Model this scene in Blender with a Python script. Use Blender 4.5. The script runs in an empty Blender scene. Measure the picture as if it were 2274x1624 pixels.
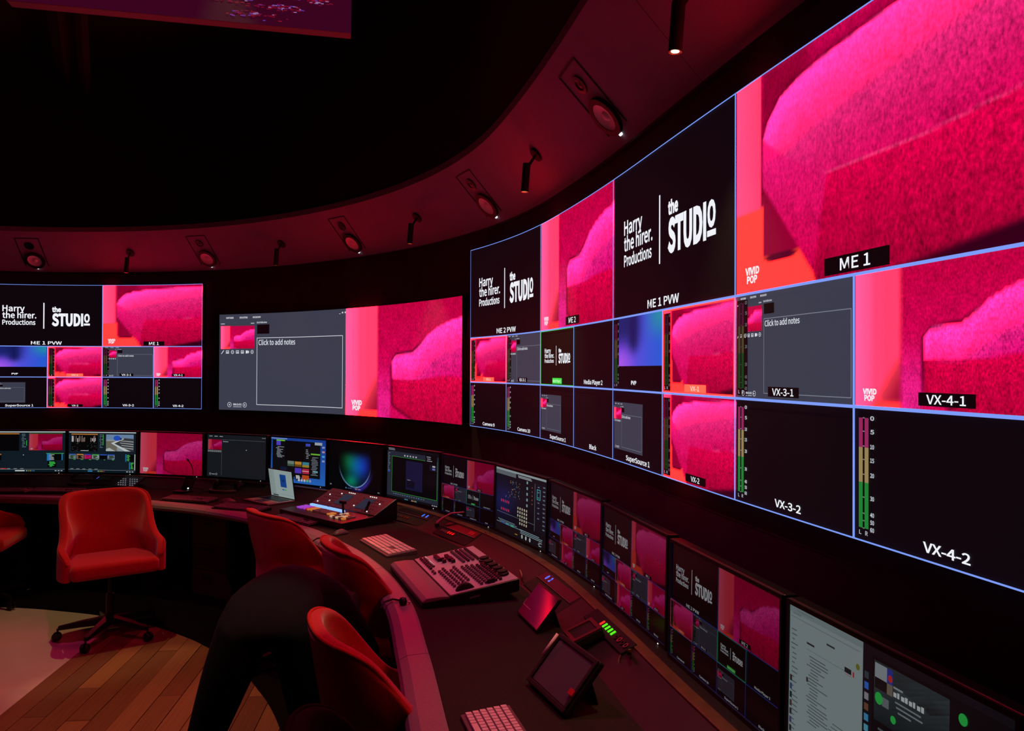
import bpy, bmesh, math, random
import numpy as np
from mathutils import Vector, Matrix
random.seed(7); rng = np.random.default_rng(5)
S = bpy.context.scene; COL = S.collection
R = math.radians

# ------------------------------------------------------------------ camera, world, exposure
F, PIT, ROLL, CAMZ = 1729.8, .00672, .00367, 1.88          # focal length in pixels of the 2274x1624 frame
r0 = Vector((1, 0, 0)); fw = Vector((0, math.cos(PIT), math.sin(PIT))); u0 = Vector((0, -math.sin(PIT), math.cos(PIT)))
rt = r0*math.cos(ROLL) + u0*math.sin(ROLL); up = u0*math.cos(ROLL) - r0*math.sin(ROLL)
cam = bpy.data.cameras.new('camera'); cam.sensor_width = 36; cam.lens = 36*F/2274; cam.clip_start = .02
co = bpy.data.objects.new('camera', cam); COL.objects.link(co)
co.matrix_world = Matrix(((rt.x, up.x, -fw.x, 0), (rt.y, up.y, -fw.y, 0), (rt.z, up.z, -fw.z, CAMZ), (0, 0, 0, 1)))
S.camera = co
w = bpy.data.worlds.new('world'); S.world = w; w.use_nodes = True
w.node_tree.nodes['Background'].inputs[0].default_value = (.5, .3, .45, 1)
w.node_tree.nodes['Background'].inputs[1].default_value = .0012
S.view_settings.view_transform = 'Standard'; S.view_settings.look = 'None'
S.view_settings.exposure = 0; S.view_settings.gamma = 1; S.view_settings.use_curve_mapping = False
S.cycles.use_denoising = True; S.cycles.max_bounces = 4; S.cycles.use_light_tree = False; S.cycles.adaptive_threshold = .03

HOT = 17
LED_GAIN = 1.0        # brightness of the three video walls
WARM = (1, .66, .30)
def spot_light(name, loc, target, energy, deg, color=WARM, size=.03, blend=.5):
    d = bpy.data.lights.new(name, 'SPOT'); d.energy = energy; d.color = color; d.spot_size = R(deg); d.spot_blend = blend; d.shadow_soft_size = size
    o = bpy.data.objects.new(name, d); COL.objects.link(o); o.location = loc
    o.rotation_euler = (Vector(target) - Vector(loc)).to_track_quat('-Z', 'Y').to_euler()
    return o

# ------------------------------------------------------------------ small helpers
def at(px, py, z):
    a, b = px-1137, py-812
    a, b = a*math.cos(ROLL)+b*math.sin(ROLL), -a*math.sin(ROLL)+b*math.cos(ROLL)
    d = r0*(a/F) - u0*(b/F) + fw
    k = (z-CAMZ)/d.z
    return Vector((d.x*k, d.y*k, z))
def lin(c):
    c = np.asarray(c, float)/255
    return np.where(c <= .04045, c/12.92, ((c+.055)/1.055)**2.4)
class MB:
    def __init__(s): s.v = []; s.f = []
    def add(s, vs, fs, M=None):
        n = len(s.v); s.v += [tuple(M @ Vector(p)) if M is not None else tuple(p) for p in vs]; s.f += [tuple(i+n for i in f) for f in fs]; return s
    def box(s, c, d, M=None):
        x, y, z = c; a, b, e = d[0]/2, d[1]/2, d[2]/2
        vs = [(x+i*a, y+j*b, z+k*e) for i in (-1, 1) for j in (-1, 1) for k in (-1, 1)]
        return s.add(vs, [(0, 1, 3, 2), (4, 6, 7, 5), (0, 4, 5, 1), (2, 3, 7, 6), (0, 2, 6, 4), (1, 5, 7, 3)], M)
    def lathe(s, prof, n=20, M=None, cap=True):
        vs = [(r*math.cos(2*math.pi*i/n), r*math.sin(2*math.pi*i/n), z) for r, z in prof for i in range(n)]
        fs = [(j*n+i, j*n+(i+1) % n, (j+1)*n+(i+1) % n, (j+1)*n+i) for j in range(len(prof)-1) for i in range(n)]
        if cap: fs += [tuple(range(n-1, -1, -1)), tuple((len(prof)-1)*n+i for i in range(n))]
        return s.add(vs, fs, M)
    def tube(s, path, r, n=8, caps=True):
        P = [Vector(p) for p in path]; rs = r if hasattr(r, '__len__') else [r]*len(P); vs = []; pre = None
        for i, p in enumerate(P):
            t = (P[min(i+1, len(P)-1)] - P[max(i-1, 0)]).normalized()
            a = pre if pre is not None else (Vector((0, 0, 1)) if abs(t.z) < .9 else Vector((1, 0, 0)))
            a = (a - t*a.dot(t)).normalized(); pre = a; b = t.cross(a)
            vs += [tuple(p + (a*math.cos(2*math.pi*k/n) + b*math.sin(2*math.pi*k/n))*rs[i]) for k in range(n)]
        fs = [(j*n+i, j*n+(i+1) % n, (j+1)*n+(i+1) % n, (j+1)*n+i) for j in range(len(P)-1) for i in range(n)]
        if caps: fs += [tuple(range(n-1, -1, -1)), tuple((len(P)-1)*n+i for i in range(n))]
        return s.add(vs, fs)
    def sweep(s, fn, ps, prof, closed=True):
        n = len(prof); vs = [fn(p, o, z) for p in ps for o, z in prof]
        fs = [(j*n+i, j*n+(i+1) % n, (j+1)*n+(i+1) % n, (j+1)*n+i) for j in range(len(ps)-1) for i in range(n if closed else n-1)]
        if closed: fs += [tuple(range(n-1, -1, -1)), tuple((len(ps)-1)*n+i for i in range(n))]
        return s.add(vs, fs)
def fixn(me):
    b = bmesh.new(); b.from_mesh(me); bmesh.ops.recalc_face_normals(b, faces=b.faces); b.to_mesh(me); b.free()
def mesh(name, m):
    me = bpy.data.meshes.new(name); me.from_pydata(m.v, [], m.f); fixn(me); return me
def obj(name, m, mat, parent=None, smooth=False, bevel=0, seg=2, sub=0, solid=0):
    me = m if isinstance(m, bpy.types.Mesh) else mesh(name, m)
    if mat is not None and not me.materials: me.materials.append(mat)
    if smooth: me.polygons.foreach_set('use_smooth', [True]*len(me.polygons))
    o = bpy.data.objects.new(name, me); COL.objects.link(o)
    if parent is not None: o.parent = parent
    if solid:
        k = o.modifiers.new('solid', 'SOLIDIFY'); k.thickness = solid; k.offset = 0
    if bevel:
        k = o.modifiers.new('bevel', 'BEVEL'); k.width = bevel; k.segments = seg; k.limit_method = 'ANGLE'
    if sub:
        k = o.modifiers.new('sub', 'SUBSURF'); k.levels = sub; k.render_levels = sub
    return o
def tag(o, label=None, cat=None, group=None, kind=None):
    for k, v in (('label', label), ('category', cat), ('group', group), ('kind', kind)):
        if v: o[k] = v
    return o
def thing(name, label, cat, M=None, group=None):
    o = bpy.data.objects.new(name, None); COL.objects.link(o); o.empty_display_size = .1
    if M is not None: o.matrix_world = M
    return tag(o, label, cat, group)
def copy_tree(o, parent=None):
    c = o.copy(); COL.objects.link(c); c.parent = parent
    for ch in [k for k in bpy.data.objects if k.parent == o]: copy_tree(ch, c)
    return c
def TR(loc, rz=0, rx=0): return Matrix.Translation(loc) @ Matrix.Rotation(rz, 4, 'Z') @ Matrix.Rotation(rx, 4, 'X')
def frame(o, x, y):
    x = Vector(x).normalized(); y = Vector(y); y = (y - x*y.dot(x)).normalized(); z = x.cross(y)
    return Matrix(((x.x, y.x, z.x, o[0]), (x.y, y.y, z.y, o[1]), (x.z, y.z, z.z, o[2]), (0, 0, 0, 1)))

# ------------------------------------------------------------------ materials
def mat(name, col, rough=.5, metal=0, spec=.5, noise=0, scale=40, bump=0, emit=None, estr=1, sheen=0, col2=None, stretch=None):
    m = bpy.data.materials.new(name); m.use_nodes = True; N = m.node_tree.nodes; L = m.node_tree.links; P = N['Principled BSDF']
    c = tuple(lin(col)) + (1,)
    P.inputs['Base Color'].default_value = c; P.inputs['Roughness'].default_value = rough; P.inputs['Metallic'].default_value = metal
    P.inputs['Specular IOR Level'].default_value = spec
    if sheen: P.inputs['Sheen Weight'].default_value = sheen
    if emit is not None:
        P.inputs['Emission Color'].default_value = tuple(lin(emit)) + (1,); P.inputs['Emission Strength'].default_value = estr; m.cycles.emission_sampling = 'NONE'
    if noise or bump:
        tc = N.new('ShaderNodeTexCoord'); nz = N.new('ShaderNodeTexNoise'); nz.inputs['Scale'].default_value = scale; nz.inputs['Detail'].default_value = 4
        src = tc.outputs['Object']
        if stretch:
            mp = N.new('ShaderNodeMapping'); mp.inputs['Scale'].default_value = stretch; L.new(src, mp.inputs[0]); src = mp.outputs[0]
        L.new(src, nz.inputs['Vector'])
        if noise:
            rp = N.new('ShaderNodeValToRGB'); L.new(nz.outputs['Fac'], rp.inputs[0])
            c2 = lin(col2) if col2 is not None else np.array(c[:3])*(1-noise)
            rp.color_ramp.elements[0].color = tuple(c2)+(1,); rp.color_ramp.elements[1].color = c
            rp.color_ramp.elements[0].position = .3; rp.color_ramp.elements[1].position = .7
            L.new(rp.outputs[0], P.inputs['Base Color'])
        if bump:
            b = N.new('ShaderNodeBump'); b.inputs['Strength'].default_value = bump; b.inputs['Distance'].default_value = .002
            L.new(nz.outputs['Fac'], b.inputs['Height']); L.new(b.outputs[0], P.inputs['Normal'])
    return m
def screen_mat(name, gain, rough, spec=.5):
    m = bpy.data.materials.new(name); m.use_nodes = True; N = m.node_tree.nodes; L = m.node_tree.links; P = N['Principled BSDF']
    P.inputs['Base Color'].default_value = (.004, .004, .005, 1); P.inputs['Roughness'].default_value = rough; P.inputs['Specular IOR Level'].default_value = spec
    a = N.new('ShaderNodeAttribute'); a.attribute_name = 'Col'; uv = N.new('ShaderNodeUVMap'); uv.uv_map = 'UVMap'
    # woven-cloth grain of the pictured sofa, its strength carried in the alpha of the picture colour
    outs = []
    for sc, dt, st in ((70, 5, (1, .55, 1)), (16, 3, (1, .6, 1))):
        mp = N.new('ShaderNodeMapping'); mp.inputs['Scale'].default_value = st; L.new(uv.outputs[0], mp.inputs[0])
        nz = N.new('ShaderNodeTexNoise'); nz.inputs['Scale'].default_value = sc; nz.inputs['Detail'].default_value = dt; nz.inputs['Roughness'].default_value = .65
        L.new(mp.outputs[0], nz.inputs['Vector']); outs.append(nz.outputs['Fac'])
    ad = N.new('ShaderNodeMath'); ad.operation = 'MULTIPLY_ADD'; L.new(outs[1], ad.inputs[0]); ad.inputs[1].default_value = .45; L.new(outs[0], ad.inputs[2])
    sb = N.new('ShaderNodeMath'); sb.operation = 'SUBTRACT'; L.new(ad.outputs[0], sb.inputs[0]); sb.inputs[1].default_value = .725
    ml = N.new('ShaderNodeMath'); ml.operation = 'MULTIPLY'; L.new(sb.outputs[0], ml.inputs[0]); L.new(a.outputs['Alpha'], ml.inputs[1])
    m2 = N.new('ShaderNodeMath'); m2.operation = 'MULTIPLY_ADD'; L.new(ml.outputs[0], m2.inputs[0]); m2.inputs[1].default_value = 4.0; m2.inputs[2].default_value = .95
    mx = N.new('ShaderNodeMath'); mx.operation = 'MAXIMUM'; L.new(m2.outputs[0], mx.inputs[0]); mx.inputs[1].default_value = .3
    vm = N.new('ShaderNodeVectorMath'); vm.operation = 'SCALE'; L.new(a.outputs['Color'], vm.inputs[0]); L.new(mx.outputs[0], vm.inputs['Scale'])
    L.new(vm.outputs[0], P.inputs['Emission Color']); P.inputs['Emission Strength'].default_value = gain
    m.cycles.emission_sampling = 'FRONT' if name == 'led_picture' else 'NONE'
    return m
M_LED = screen_mat('led_picture', LED_GAIN, .75, .2)
M_SCR = screen_mat('monitor_picture', .7, .3)
M_WALL = mat('wall_black', (54, 47, 52), .85, noise=.3, scale=6)
M_CAB = mat('led_cabinet', (9, 9, 10), .6)
M_SOF = mat('soffit_paint', (148, 138, 168), .8, noise=.15, scale=3)
M_CEIL = mat('ceiling_black', (14, 13, 15), .9)
M_DESK = mat('desk_linoleum', (50, 50, 44), .85, spec=.12, noise=.25, scale=90, bump=.05)
M_BUMP = mat('bumper_leather', (140, 122, 134), .5, noise=.2, scale=120, bump=.15)
M_EDGE = mat('ledge_wood', (120, 88, 56), .5, noise=.4, scale=12, stretch=(1, 1, 1))
M_RISER = mat('riser_black', (34, 29, 30), .55, noise=.2, scale=30)
M_PANEL = mat('modesty_black', (16, 15, 16), .8)
M_CABI = mat('cabinet_brown', (60, 46, 36), .6, noise=.3, scale=9)
M_BLK = mat('black_plastic', (13, 13, 14), .38)
M_BLK2 = mat('matte_black', (9, 9, 10), .7)
M_GREY = mat('grey_plastic', (92, 88, 90), .45)
M_KEY = mat('key_caps', (110, 104, 106), .42)
M_KEYL = mat('pale_key_caps', (222, 212, 216), .4)
M_MET = mat('brushed_metal', (150, 145, 140), .3, 1)
M_ALU = mat('laptop_aluminium', (165, 160, 158), .4, .6)
M_BRASS = mat('brass_plug', (200, 150, 70), .3, 1)
M_RED = mat('red_wool', (190, 22, 26), .9, spec=.2, noise=.3, scale=160, bump=.35, sheen=.35)
M_PIPE = mat('red_piping', (180, 34, 30), .85, spec=.2, noise=.2, scale=200)
M_DKF = mat('black_wool', (17, 14, 16), .95, spec=.1, noise=.3, scale=150, bump=.3)
M_CHB = mat('chair_base_black', (16, 15, 16), .4, .3)
M_CARPET = mat('carpet_dark', (20, 16, 17), 1, spec=.05, noise=.5, scale=220, bump=.4)
M_WOODS = [mat('plank_%d' % i, c, .55, noise=.45, scale=9, bump=.12, stretch=(6, .7, 4)) for i, c in enumerate([(142, 96, 50), (128, 84, 42), (156, 108, 60), (116, 76, 40)])]
M_WHITE = mat('white_floor', (196, 184, 168), .5, noise=.12, scale=5)
M_SPKP = mat('speaker_frame', (22, 18, 20), .6)
M_CONE = mat('woofer_cone', (242, 238, 248), .55)
M_RUB = mat('rubber', (8, 8, 8), .7)
M_TAB = mat('tablet_glass', (84, 80, 96), .25)
M_TABG = mat('tablet_mirror', (30, 28, 31), .06)
M_CASE = mat('rubber_case', (20, 17, 18), .65)
M_PEN = mat('white_pencil', (248, 242, 242), .4)
M_CONS = mat('console_face', (196, 184, 206), .5, noise=.1, scale=60)
M_CLOTH = mat('dark_clothes', (20, 19, 30), .9, spec=.15, noise=.3, scale=60, bump=.3)
M_HAIR = mat('dark_hair', (15, 11, 11), .6, noise=.4, scale=90, bump=.6)
M_SKIN = mat('skin', (150, 105, 85), .55, noise=.1, scale=30)
M_SHOE = mat('shoe_black', (12, 11, 12), .5)
M_LBLUE = mat('blue_digit', (10, 10, 30), .5, emit=(60, 110, 255), estr=1.3)
M_LGRN = mat('green_light', (10, 30, 10), .5, emit=(90, 255, 30), estr=.9)
M_LRED = mat('red_light', (30, 10, 10), .5, emit=(255, 50, 40), estr=1)
M_LWHT = mat('white_light', (60, 60, 60), .5, emit=(235, 240, 235), estr=1.5)
M_LWARM = mat('lamp_lens', (80, 70, 50), .5, emit=(255, 240, 205), estr=3)
M_LMAG = mat('magenta_lens', (80, 30, 50), .5, emit=(255, 40, 150), estr=3)
M_LRIM = mat('lamp_reflector', (200, 160, 90), .35, .8)
M_BTNB = mat('blue_bar', (20, 30, 60), .4, emit=(120, 170, 255), estr=1.4)
M_BTNP = mat('purple_button', (40, 20, 60), .4, emit=(190, 80, 240), estr=.6)
M_BTNA = mat('amber_button', (70, 40, 15), .4, emit=(240, 140, 60), estr=.55)
M_BTNR = mat('red_button', (70, 10, 10), .4, emit=(235, 30, 60), estr=.5)
M_BTNW = mat('cream_button', (120, 110, 95), .4, emit=(250, 215, 170), estr=.45)
M_BTND = mat('dim_button', (96, 62, 66), .4, emit=(150, 80, 75), estr=.12)
M_BTNS = mat('pale_button', (120, 118, 125), .4, emit=(200, 205, 220), estr=.3)
M_PRT = mat('purple_print', (215, 195, 255), .5)
M_STK = mat('red_sticker', (190, 20, 40), .6)
M_PINKW = mat('pink_sleeve', (235, 120, 160), .5)

# ------------------------------------------------------------------ pictures: drawn as coloured polygons in screen units
FONT = {}
try: FACE = bpy.data.fonts.load(bpy.utils.system_resource('DATAFILES', path='fonts') + '/Noto Sans CJK Regular.woff2')     # the sans face that ships inside Blender
except Exception: FACE = None
def glyphs(txt, bold):
    k = (txt, bold)
    if k not in FONT:
        c = bpy.data.curves.new('t', 'FONT'); c.body = txt; c.resolution_u = 3
        if FACE: c.font = FACE
        c.offset = bold; c.fill_mode = 'FRONT'
        o = bpy.data.objects.new('t', c); COL.objects.link(o); bpy.context.view_layer.update()
        dg = bpy.context.evaluated_depsgraph_get(); me = o.evaluated_get(dg).to_mesh()
        v = [(p.co.x, p.co.y) for p in me.vertices]; f = [tuple(p.vertices) for p in me.polygons]
        o.evaluated_get(dg).to_mesh_clear(); bpy.data.objects.remove(o); bpy.data.curves.remove(c)
        FONT[k] = (np.array(v) if v else np.zeros((0, 2)), f)
    return FONT[k]
CAP = glyphs('H', 0)[0][:, 1].max()
class Canvas:
    """polygons in a w x h space; view() gives a sub-rectangle addressed as 0..1"""
    def __init__(s, base=None, ox=0, oy=0, sx=1, sy=1, gain=1, L=0, seg=.1, hot=1):
        s.hot = hot; s.d = base if base is not None else []; s.ox, s.oy, s.sx, s.sy, s.gain, s.L, s.seg = ox, oy, sx, sy, gain, L, seg
    def view(s, x0, y0, x1, y1, L=0, gain=1):
        return Canvas(s.d, s.ox+x0*s.sx, s.oy+y0*s.sy, (x1-x0)*s.sx, (y1-y0)*s.sy, s.gain*gain, s.L+L, s.seg, s.hot)
    def put(s, v, f, col, L, fab=0, uv=None):
        v = np.asarray(v, float); uvv = v if uv is None else uv
        c = np.asarray(col, float)
        if c.ndim == 1: c = np.tile(c, (len(v), 1))
        pk = np.clip((c[:, 0]-234)/21, 0, 1)**2*np.clip((150-c[:, 1])/60, 0, 1)
        c = lin(c)*s.gain; c *= 1+(s.hot-1)*pk[:, None]*np.array((1, .005, .05))      # video-wall reds are brighter than the picture can show
        fb = np.full((len(v), 1), fab) if np.ndim(fab) == 0 else np.asarray(fab).reshape(-1, 1)
        p = np.column_stack([s.ox+v[:, 0]*s.sx, s.oy+v[:, 1]*s.sy, np.full(len(v), s.L+L)])
        s.d.append((p, f, np.column_stack([c, fb]), uvv))
    def rect(s, x0, y0, x1, y1, col, L=1):
        n = max(1, int(math.ceil(abs(x1-x0)*abs(s.sx)/s.seg)))
        xs = np.linspace(x0, x1, n+1); v = [(x, y) for x in xs for y in (y0, y1)]
        s.put(v, [(2*i, 2*i+2, 2*i+3, 2*i+1) for i in range(n)], col, L)
    def frame(s, x0, y0, x1, y1, tx, ty, col, L=1):
        s.rect(x0, y0, x1, y0+ty, col, L); s.rect(x0, y1-ty, x1, y1, col, L); s.rect(x0, y0+ty, x0+tx, y1-ty, col, L); s.rect(x1-tx, y0+ty, x1, y1-ty, col, L)
    def poly(s, v, col, L=1): s.put(v, [tuple(range(len(v)))], col, L)
    def disc(s, x, y, rx, ry, col, L=1, n=14, inner=0):
        an = np.arange(n)*2*math.pi/n
        if inner:
            v = [(x+rx*k*math.cos(a), y+ry*k*math.sin(a)) for k in (1, inner) for a in an]
            s.put(v, [(i, (i+1) % n, n+(i+1) % n, n+i) for i in range(n)], col, L)
        else: s.poly([(x+rx*math.cos(a), y+ry*math.sin(a)) for a in an], col, L)
    def text(s, t, x0, y, cap, col=(235, 238, 245), L=2, x1=None, bold=.012, xc=None, asp=None):
        v, f = glyphs(t, bold)
        if not len(v): return
        wid = v[:, 0].max() - v[:, 0].min(); ky = cap/CAP
        kx = (x1-x0)/wid if x1 is not None else ky*abs(s.sy/s.sx)*(asp or .9)
        if xc is not None: x0 = xc - kx*wid/2
        s.put(np.column_stack([x0+(v[:, 0]-v[:, 0].min())*kx, y+v[:, 1]*ky]), f, col, L)
    def grid(s, fn, nx, ny, L=1, x0=0, y0=0, x1=1, y1=1):
        X, Y = np.meshgrid(np.linspace(0, 1, nx+1), np.linspace(0, 1, ny+1)); U, V = X.ravel(), Y.ravel()
        col, fab = fn(U, V); n = nx+1
        f = [(j*n+i, j*n+i+1, (j+1)*n+i+1, (j+1)*n+i) for j in range(ny) for i in range(nx)]
        s.put(np.column_stack([x0+U*(x1-x0), y0+V*(y1-y0)]), f, col, L, fab, np.column_stack([U*1.78, V]))
def build_canvas(name, cv, mp, material, parent):
    vs, fs, cs, us = [], [], [], []; n = 0
    for p, f, c, u in cv.d:
        vs.append(p); cs.append(c); us.append(u); fs += [tuple(i+n for i in q) for q in f]; n += len(p)
    P = np.vstack(vs); C = np.vstack(cs); U = np.vstack(us)
    me = bpy.data.meshes.new(name); me.from_pydata(mp(P).tolist(), [], fs)
    li = np.empty(len(me.loops), int); me.loops.foreach_get('vertex_index', li)
    a = me.color_attributes.new('Col', 'FLOAT_COLOR', 'CORNER'); a.data.foreach_set('color', C[li].astype(np.float32).ravel())
    l = me.uv_layers.new(name='UVMap'); l.data.foreach_set('uv', U[li].astype(np.float32).ravel())
    me.materials.append(material)
    o = bpy.data.objects.new(name, me); COL.objects.link(o)
    if parent is not None: o.parent = parent
    return o
def ss(a, b, x): t = np.clip((x-a)/(b-a), 0, 1); return t*t*(3-2*t)
def mixc(c, k, col):
    k = k[:, None]; return c*(1-k) + np.asarray(col, float)*k if np.ndim(col) < 2 else c*(1-k) + col*k
def grad(k, a, b): k = np.clip(k, 0, 1)[:, None]; return np.asarray(a, float)*(1-k) + np.asarray(b, float)*k
E_ = .008
def sofa_a(U, V):
    I = np.interp
    c = grad(U/.13, (255, 80, 106), (255, 62, 86)); c = mixc(c, 1-ss(.375, .395, V), (255, 66, 48)); fab = np.full(len(U), .05)
    b = ss(.120, .128, U)*ss(.385, .40, V + .0*U); c = mixc(c, b, grad((V-.6)/.4, (140, 0, 48), (196, 0, 74))); fab = np.maximum(fab, .5*b)
    b = ss(.132, .14, U)*(1-ss(.30, .36, U))*ss(.15, .165, V); c = mixc(c, b, (150, 0, 50))
    d = np.hypot((U-.215)/.075, (V-.145)/.02); c = mixc(c, 1-ss(.7, 1.1, d), (92, 0, 38))
    top = I(U, [.13, .15, .21, .29, .376, .6, 1], [.70, .76, .85, .89, .912, .94, .957])
    le = I(V, [0, .04, .483, .6, .70, .76], [.362, .352, .134, .131, .134, .15])
    cu = ss(-E_, E_, top-V)*ss(-E_, E_, U-le)
    seam = I(U, [.131, .24, .40, .7, 1], [.70, .57, .432, .435, .475]); edge = I(V, [0, .04, .43], [.345, .352, .40])
    tcol = grad((top-V)/.50*.85 + U*.28 - .16, (255, 64, 150), (206, 0, 80))
    fcol = grad((.43-V)/.42, (224, 0, 74), (164, 0, 50)); lcol = grad((.7-V)/.6, (242, 28, 124), (208, 2, 76))
    fc = mixc(lcol, ss(-E_, E_, U-edge), fcol); cc = mixc(fc, ss(-.012, .012, V-seam), tcol)
    c = mixc(c, cu, cc); fab = fab*(1-cu) + cu*(.24 + .50*np.clip(U*.8 + (.95-V)*.6 - .12, 0, 1))
    ln = np.exp(-((V-seam)/.006)**2)*cu*ss(.36, .42, U); c = mixc(c, .35*ln, (255, 120, 160))
    sh = np.exp(-((top-V)/.02)**2)*ss(.12, .16, U)*(1-cu); c = mixc(c, .55*sh, (96, 0, 40))
    dk = ss(-.02, .02, I(U, [.55, 1], [-.02, .10])-V); c = mixc(c, dk, (52, 0, 24)); fab *= 1-dk
    return c, fab
def sofa_b(U, V):
    I = np.interp
    c = grad((U-.02)/.16, (255, 92, 124), (255, 64, 86)); fab = np.full(len(U), .04)
    k = .6*np.exp(-((U-.125)/.02)**2); c = mixc(c, k*.4, (240, 50, 90))
    tri = ss(-.05, .12, U - I(V, [.04, .36], [.135, .27]))*ss(.045, .06, V)*(1-ss(.30, .40, V)); c = mixc(c, .85*tri, (150, 8, 46))
    c = mixc(c, (1-ss(.045, .06, V))*ss(.09, .13, U), (255, 62, 46))
    b = ss(.262, .272, U); c = mixc(c, b, grad((V-.3)/.7, (216, 4, 86), (196, 0, 66))); fab = fab*(1-b) + .55*b
    arm = b*(1-ss(.36, .39, U))*(1-ss(.1, .6, V)); c = mixc(c, .7*arm, (240, 40, 150))
    top = I(U, [.37, .385, .42, .565, .626, .70, .78, .88, 1], [.40, .51, .565, .585, .64, .72, .775, .815, .84])
    le = I(V, [.06, .12, .5, .56, .6], [.42, .39, .38, .40, .45]); bot = I(U, [.38, .42, .56, .7], [.13, .09, .0, -.1])
    ins = np.minimum(np.minimum(top-V, (U-le)*1.4), V-bot); cu = ss(-E_, E_, ins)
    tcol = grad((top-V)/.46 + (U-.7)*.12 - .12, (252, 58, 156), (216, 0, 104)); fcol = grad((.36-V)/.36, (222, 0, 70), (184, 0, 54))
    cc = mixc(fcol, ss(-.012, .012, V-.355-.02*np.sin(U*9)), tcol); c = mixc(c, cu, cc); fab = fab*(1-cu) + cu*.7
    ol = np.exp(-(ins/.011)**2)*(1-ss(.6, .68, U)); c = mixc(c, .9*ol, (84, 0, 34)); fab *= 1-.8*ol
    return c, fab
def blue_pic(U, V):
    c = grad(U*1.2-.1, (120, 70, 225), (40, 90, 215)); c = mixc(c, ss(.2, .75, V)*(1-ss(.2, .75, U)), (26, 36, 110))
    c = mixc(c, np.exp(-((U-.36)/.12)**2)*ss(.1, .5, V), (20, 26, 90)); c = mixc(c, ss(.55, .95, U)*ss(.35, .95, V), (36, 140, 170))
    c = mixc(c, ss(.3, .0, V)*ss(.5, .0, U) if False else (1-ss(0, .5, V))*(1-ss(0, .5, U)), (170, 90, 235))
    return c, np.zeros(len(U))
WHT = (246, 248, 255); BG = (13, 6, 12); LINE = (128, 160, 255)
def logo(c, L=2, k=WHT):
    c.text('Harry', .112, .565, .092, k, L, x1=.30, bold=.009); c.text('the hirer.', .112, .4545, .092, k, L, x1=.40, bold=.009)
    c.text('Productions', .112, .348, .075, k, L, x1=.392, bold=.009); c.rect(.460, .286, .470, .706, k, L)
    c.text('the', .537, .562, .072, k, L, x1=.617, bold=.02); c.text('STUDI', .535, .342, .18, k, L, x1=.818, bold=.02)
    c.text('O', .826, .397, .125, k, L, x1=.878, bold=.02); c.rect(.824, .342, .880, .374, k, L)
def vivid(c, x0=.045, y0=.05, s=1):
    c.text('VIVID', x0, y0+.04*s, .032*s, WHT, 3, x1=x0+.07*s, bold=.018); c.text('POP', x0+.008*s, y0, .032*s, WHT, 3, x1=x0+.06*s, bold=.018)
def pill(c, t, xc=.5, y=.03, wd=.21, ht=.07, bg=(14, 4, 8), fg=WHT, cap=.045):
    c.rect(xc-wd/2, y, xc+wd/2, y+ht, bg, 3); c.text(t, 0, y+(ht-cap)/2, cap, fg, 4, xc=xc, bold=.005, asp=.78)
def meter(c, dim=1, dark=False):
    if dark: c.rect(.01, .03, .125, .95, (24, 6, 14), 3)
    for x in (.028, .064):
        c.rect(x, .70, x+.024, .92, np.array((148, 40, 92))*dim, 4); c.rect(x, .44, x+.024, .70, np.array((150, 130, 84))*dim, 4); c.rect(x, .10, x+.024, .44, np.array((32, 128, 52))*dim, 4)
    for i, (y, t) in enumerate(((.92, '0'), (.82, '5'), (.71, '10'), (.61, '15'), (.5, '20'), (.33, '30'), (.21, '40'), (.155, '50'), (.10, '60'))):
        c.text(t, .098, y-.015, .03, np.array((190, 195, 205))*dim, 4, x1=.122); c.rect(.052, y-.004, .064, y+.004, np.array((120, 120, 125))*dim, 4)
    c.text('L', .030, .05, .03, (170, 175, 185), 4, x1=.044); c.text('R', .068, .05, .03, (170, 175, 185), 4, x1=.084)
def notes(c, nx=30, big=False, line=(120, 124, 138)):
    c.rect(0, 0, 1, 1, (60, 62, 78), 1)
    t = c.view(.012, .64, .262, .877); t.grid(sofa_b, nx, max(6, nx//2), 2); c.rect(.283, .79, .378, .885, (16, 4, 10), 2)
    lc = (225, 228, 238) if big else line; tx, ty = (.003, .005) if big else (.004, .007)
    c.frame(.281, .06, .975, .75, tx, ty, lc, 2); c.text('Click to add notes', .295, .675, .052, (230, 233, 242), 3, x1=.585 if big else .60, bold=.004)
    for i, tt in enumerate(('SHOW TASKBAR', 'DISPLAY SETTINGS', 'END SLIDE SHOW')): c.text(tt, .05+.1*i, .955, .016, (220, 222, 230), 3, x1=.11+.1*i if i else .105)
    c.rect(.012, .896, .040, .906, (170, 173, 182), 3); c.rect(.235, .896, .262, .906, (170, 173, 182), 3); c.text('End of slide show', .281, .90, .016, (200, 203, 212), 3, x1=.36)
    k = (226, 228, 238)
    for i in range(7):
        x = .024+.037*i; y = .605
        if i == 0: c.poly([(x-.01, y-.018), (x-.006, y-.02), (x+.012, y+.016), (x+.008, y+.02)], k, 3)
        elif i in (2, 6): c.disc(x, y, .011, .02, k, 3, inner=.75); c.rect(x-.006, y-.002, x+.006, y+.002, k, 3)
        elif i == 5: c.rect(x-.011, y-.015, x+.004, y+.015, k, 3); c.rect(x+.006, y-.012, x+.013, y+.012, k, 3)
        else: c.frame(x-.011, y-.016, x+.011, y+.016, .003, .005, k, 3); c.rect(x-.005, y-.007, x+.005, y+.003, k, 3)
    for x in (.078, .192): c.disc(x, .055, .015, .026, k, 3, inner=.84); c.poly([(x-.004, .045), (x+.006, .055), (x-.004, .065)] if x > .1 else [(x+.004, .045), (x+.004, .065), (x-.006, .055)], k, 4)
    c.text('Slide 22 of 22', .105, .05, .018, k, 3, x1=.168); c.rect(.105, .032, .168, .036, k, 3)
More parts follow.
